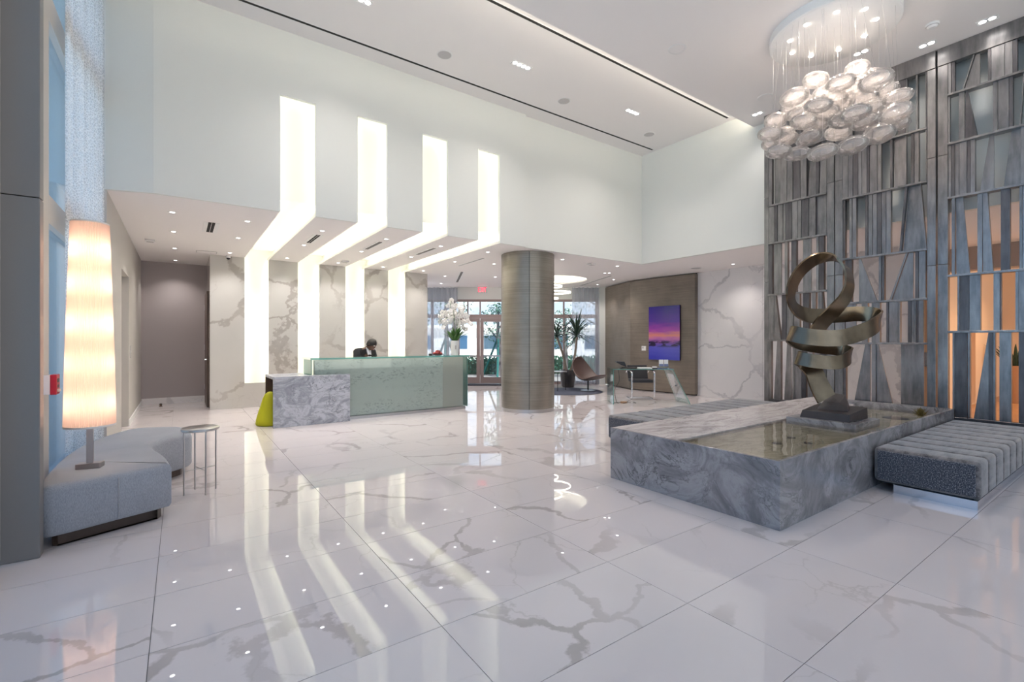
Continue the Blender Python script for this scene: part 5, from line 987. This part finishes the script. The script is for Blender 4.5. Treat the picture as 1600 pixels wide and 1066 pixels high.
# plant seen through the right bay of the screen
pp2 = thing('tall_planter', 'tall tapered clay planter with spiky plant behind the screen', 'potted plant', (15.3, 2.10, 0.006)); MB().lathe([(0.0005, 0.0), (0.15, 0.0), (0.20, 0.80), (0.205, 0.84), (0.18, 0.84), (0.175, 0.78), (0.0005, 0.77)], seg=24, cap=False).build('pot', 'clay', pp2, True)
for k in range(22): MB().sheet(blade(random.uniform(0.45, 0.75), 0.06, random.uniform(0.9, 1.5), k * 2.4, random.uniform(0.0, 0.5), (0.06 * math.cos(k * 2.4), 0.06 * math.sin(k * 2.4), 0.76))).build('leaf', 'leaf', pp2, 'all', solid=0.002)
# ------------------------------------------------------------------ outside the entrance
g = MB().box(-30, 30, FE + 0.16, 70, -0.16, -0.02).build('pavement', 'concrete'); g.rotation_euler = (0, 0, ENT); struct(g, 'bright pavement outside the entrance', 'pavement')
def tree(r, f, h, cr_, lab, brace=False):
    t = thing('street_tree', lab, 'tree', WF(r, f, -0.02), ENT, 'street trees outside the entrance'); rnd = random.Random(int(r * 100) + 7)
    MB().tube([(0, 0, 0), (0.03, 0, h * 0.3), (-0.02, 0.02, h * 0.6), (0.02, 0, h * 0.9)], [0.11, 0.09, 0.07, 0.03], 8).build('trunk', 'bark', t, True)
    for k in range(7):
        a = k * 2.4; z = h * (0.42 + 0.07 * k); MB().tube([(0, 0, z), (cr_ * 0.4 * math.cos(a), cr_ * 0.4 * math.sin(a), z + 0.3), (cr_ * 0.75 * math.cos(a), cr_ * 0.75 * math.sin(a), z + 0.5)], [0.04, 0.025, 0.01], 6).build('branch', 'bark', t, True)
    m = MB()
    for k in range(800):
        a, b, q = rnd.uniform(0, 6.283), rnd.uniform(-1.2, 1.57), rnd.uniform(0.35, 1.0) ** 0.6 * cr_
        p = Vector((math.cos(a) * math.cos(b) * q, math.sin(a) * math.cos(b) * q, h * 0.72 + math.sin(b) * q * 0.95)); d1 = Vector((rnd.uniform(-1, 1), rnd.uniform(-1, 1), rnd.uniform(-1, 0.4))).normalized(); d2 = d1.cross(Vector((rnd.uniform(-1, 1), rnd.uniform(-1, 1), 1))).normalized(); s1 = rnd.uniform(0.07, 0.14)
        m.add([p, p + d1 * s1 * 0.5 + d2 * s1 * 0.28, p + d1 * s1, p + d1 * s1 * 0.5 - d2 * s1 * 0.28], [(0, 1, 2, 3)])
    m.build('foliage', 'tree_leaf', t)['kind'] = 'stuff'
    if brace:
        for a in (0.5, 2.6, 4.7): MB().tube([(0.05 * math.cos(a), 0.05 * math.sin(a), 1.5), (0.75 * math.cos(a), 0.75 * math.sin(a), 0.0)], 0.045, 6).build('brace', 'teal_strap', t, True)
tree(-2.55, 18.2, 4.2, 1.15, 'braced street tree left of the entrance doors', True); tree(-0.55, 18.9, 3.0, 0.85, 'bushy street tree seen through the right door leaf', True); tree(-4.6, 20.5, 4.0, 1.3, 'street tree behind the left sheer curtain'); tree(2.1, 18.6, 2.6, 0.9, 'small street tree behind the potted dracaena'); tree(4.0, 22.0, 4.4, 1.5, 'street tree far right beyond the entrance glazing')
for r, f, ln, lab in ((-1.2, 20.0, 3.4, 'low clipped hedge across the street in front of the doors'), (2.6, 20.4, 2.8, 'low clipped hedge beyond the right glazing')):
    t = thing('clipped_hedge', lab, 'hedge', WF(r, f, -0.02), ENT, 'clipped hedges outside the entrance'); rnd = random.Random(5); m = MB()
    for k in range(1400):
        p = Vector((rnd.uniform(-ln / 2, ln / 2), rnd.uniform(-0.4, 0.4), rnd.uniform(0.05, 0.75))); d1 = Vector((rnd.uniform(-1, 1), rnd.uniform(-1, 1), rnd.uniform(-1, 1))).normalized(); d2 = d1.cross(Vector((0.3, 1, 0.2))).normalized(); m.add([p, p + d1 * 0.06 + d2 * 0.04, p + d1 * 0.12, p + d1 * 0.06 - d2 * 0.04], [(0, 1, 2, 3)])
    m.build('foliage', 'tree_leaf', t)['kind'] = 'stuff'; MB().box(-ln / 2 + 0.1, ln / 2 - 0.1, -0.3, 0.3, 0.0, 0.62).build('core', 'leaf', t)
bb = thing('far_building', 'low pale building across the street beyond the entrance doors', 'building', WF(0, 42, -0.02), ENT)
MB().box(-16, 16, 0, 6, 0, 2.6).build('wall', 'concrete', bb); MB().box(-16.2, 16.2, -0.3, 6.2, 2.6, 2.85).build('roof_edge', 'trim_white', bb)
for k in range(10): MB().box(-14.5 + 3 * k, -13 + 3 * k, -0.05, 0.0, 0.7, 1.9).build('window', 'tinted_glass', bb)
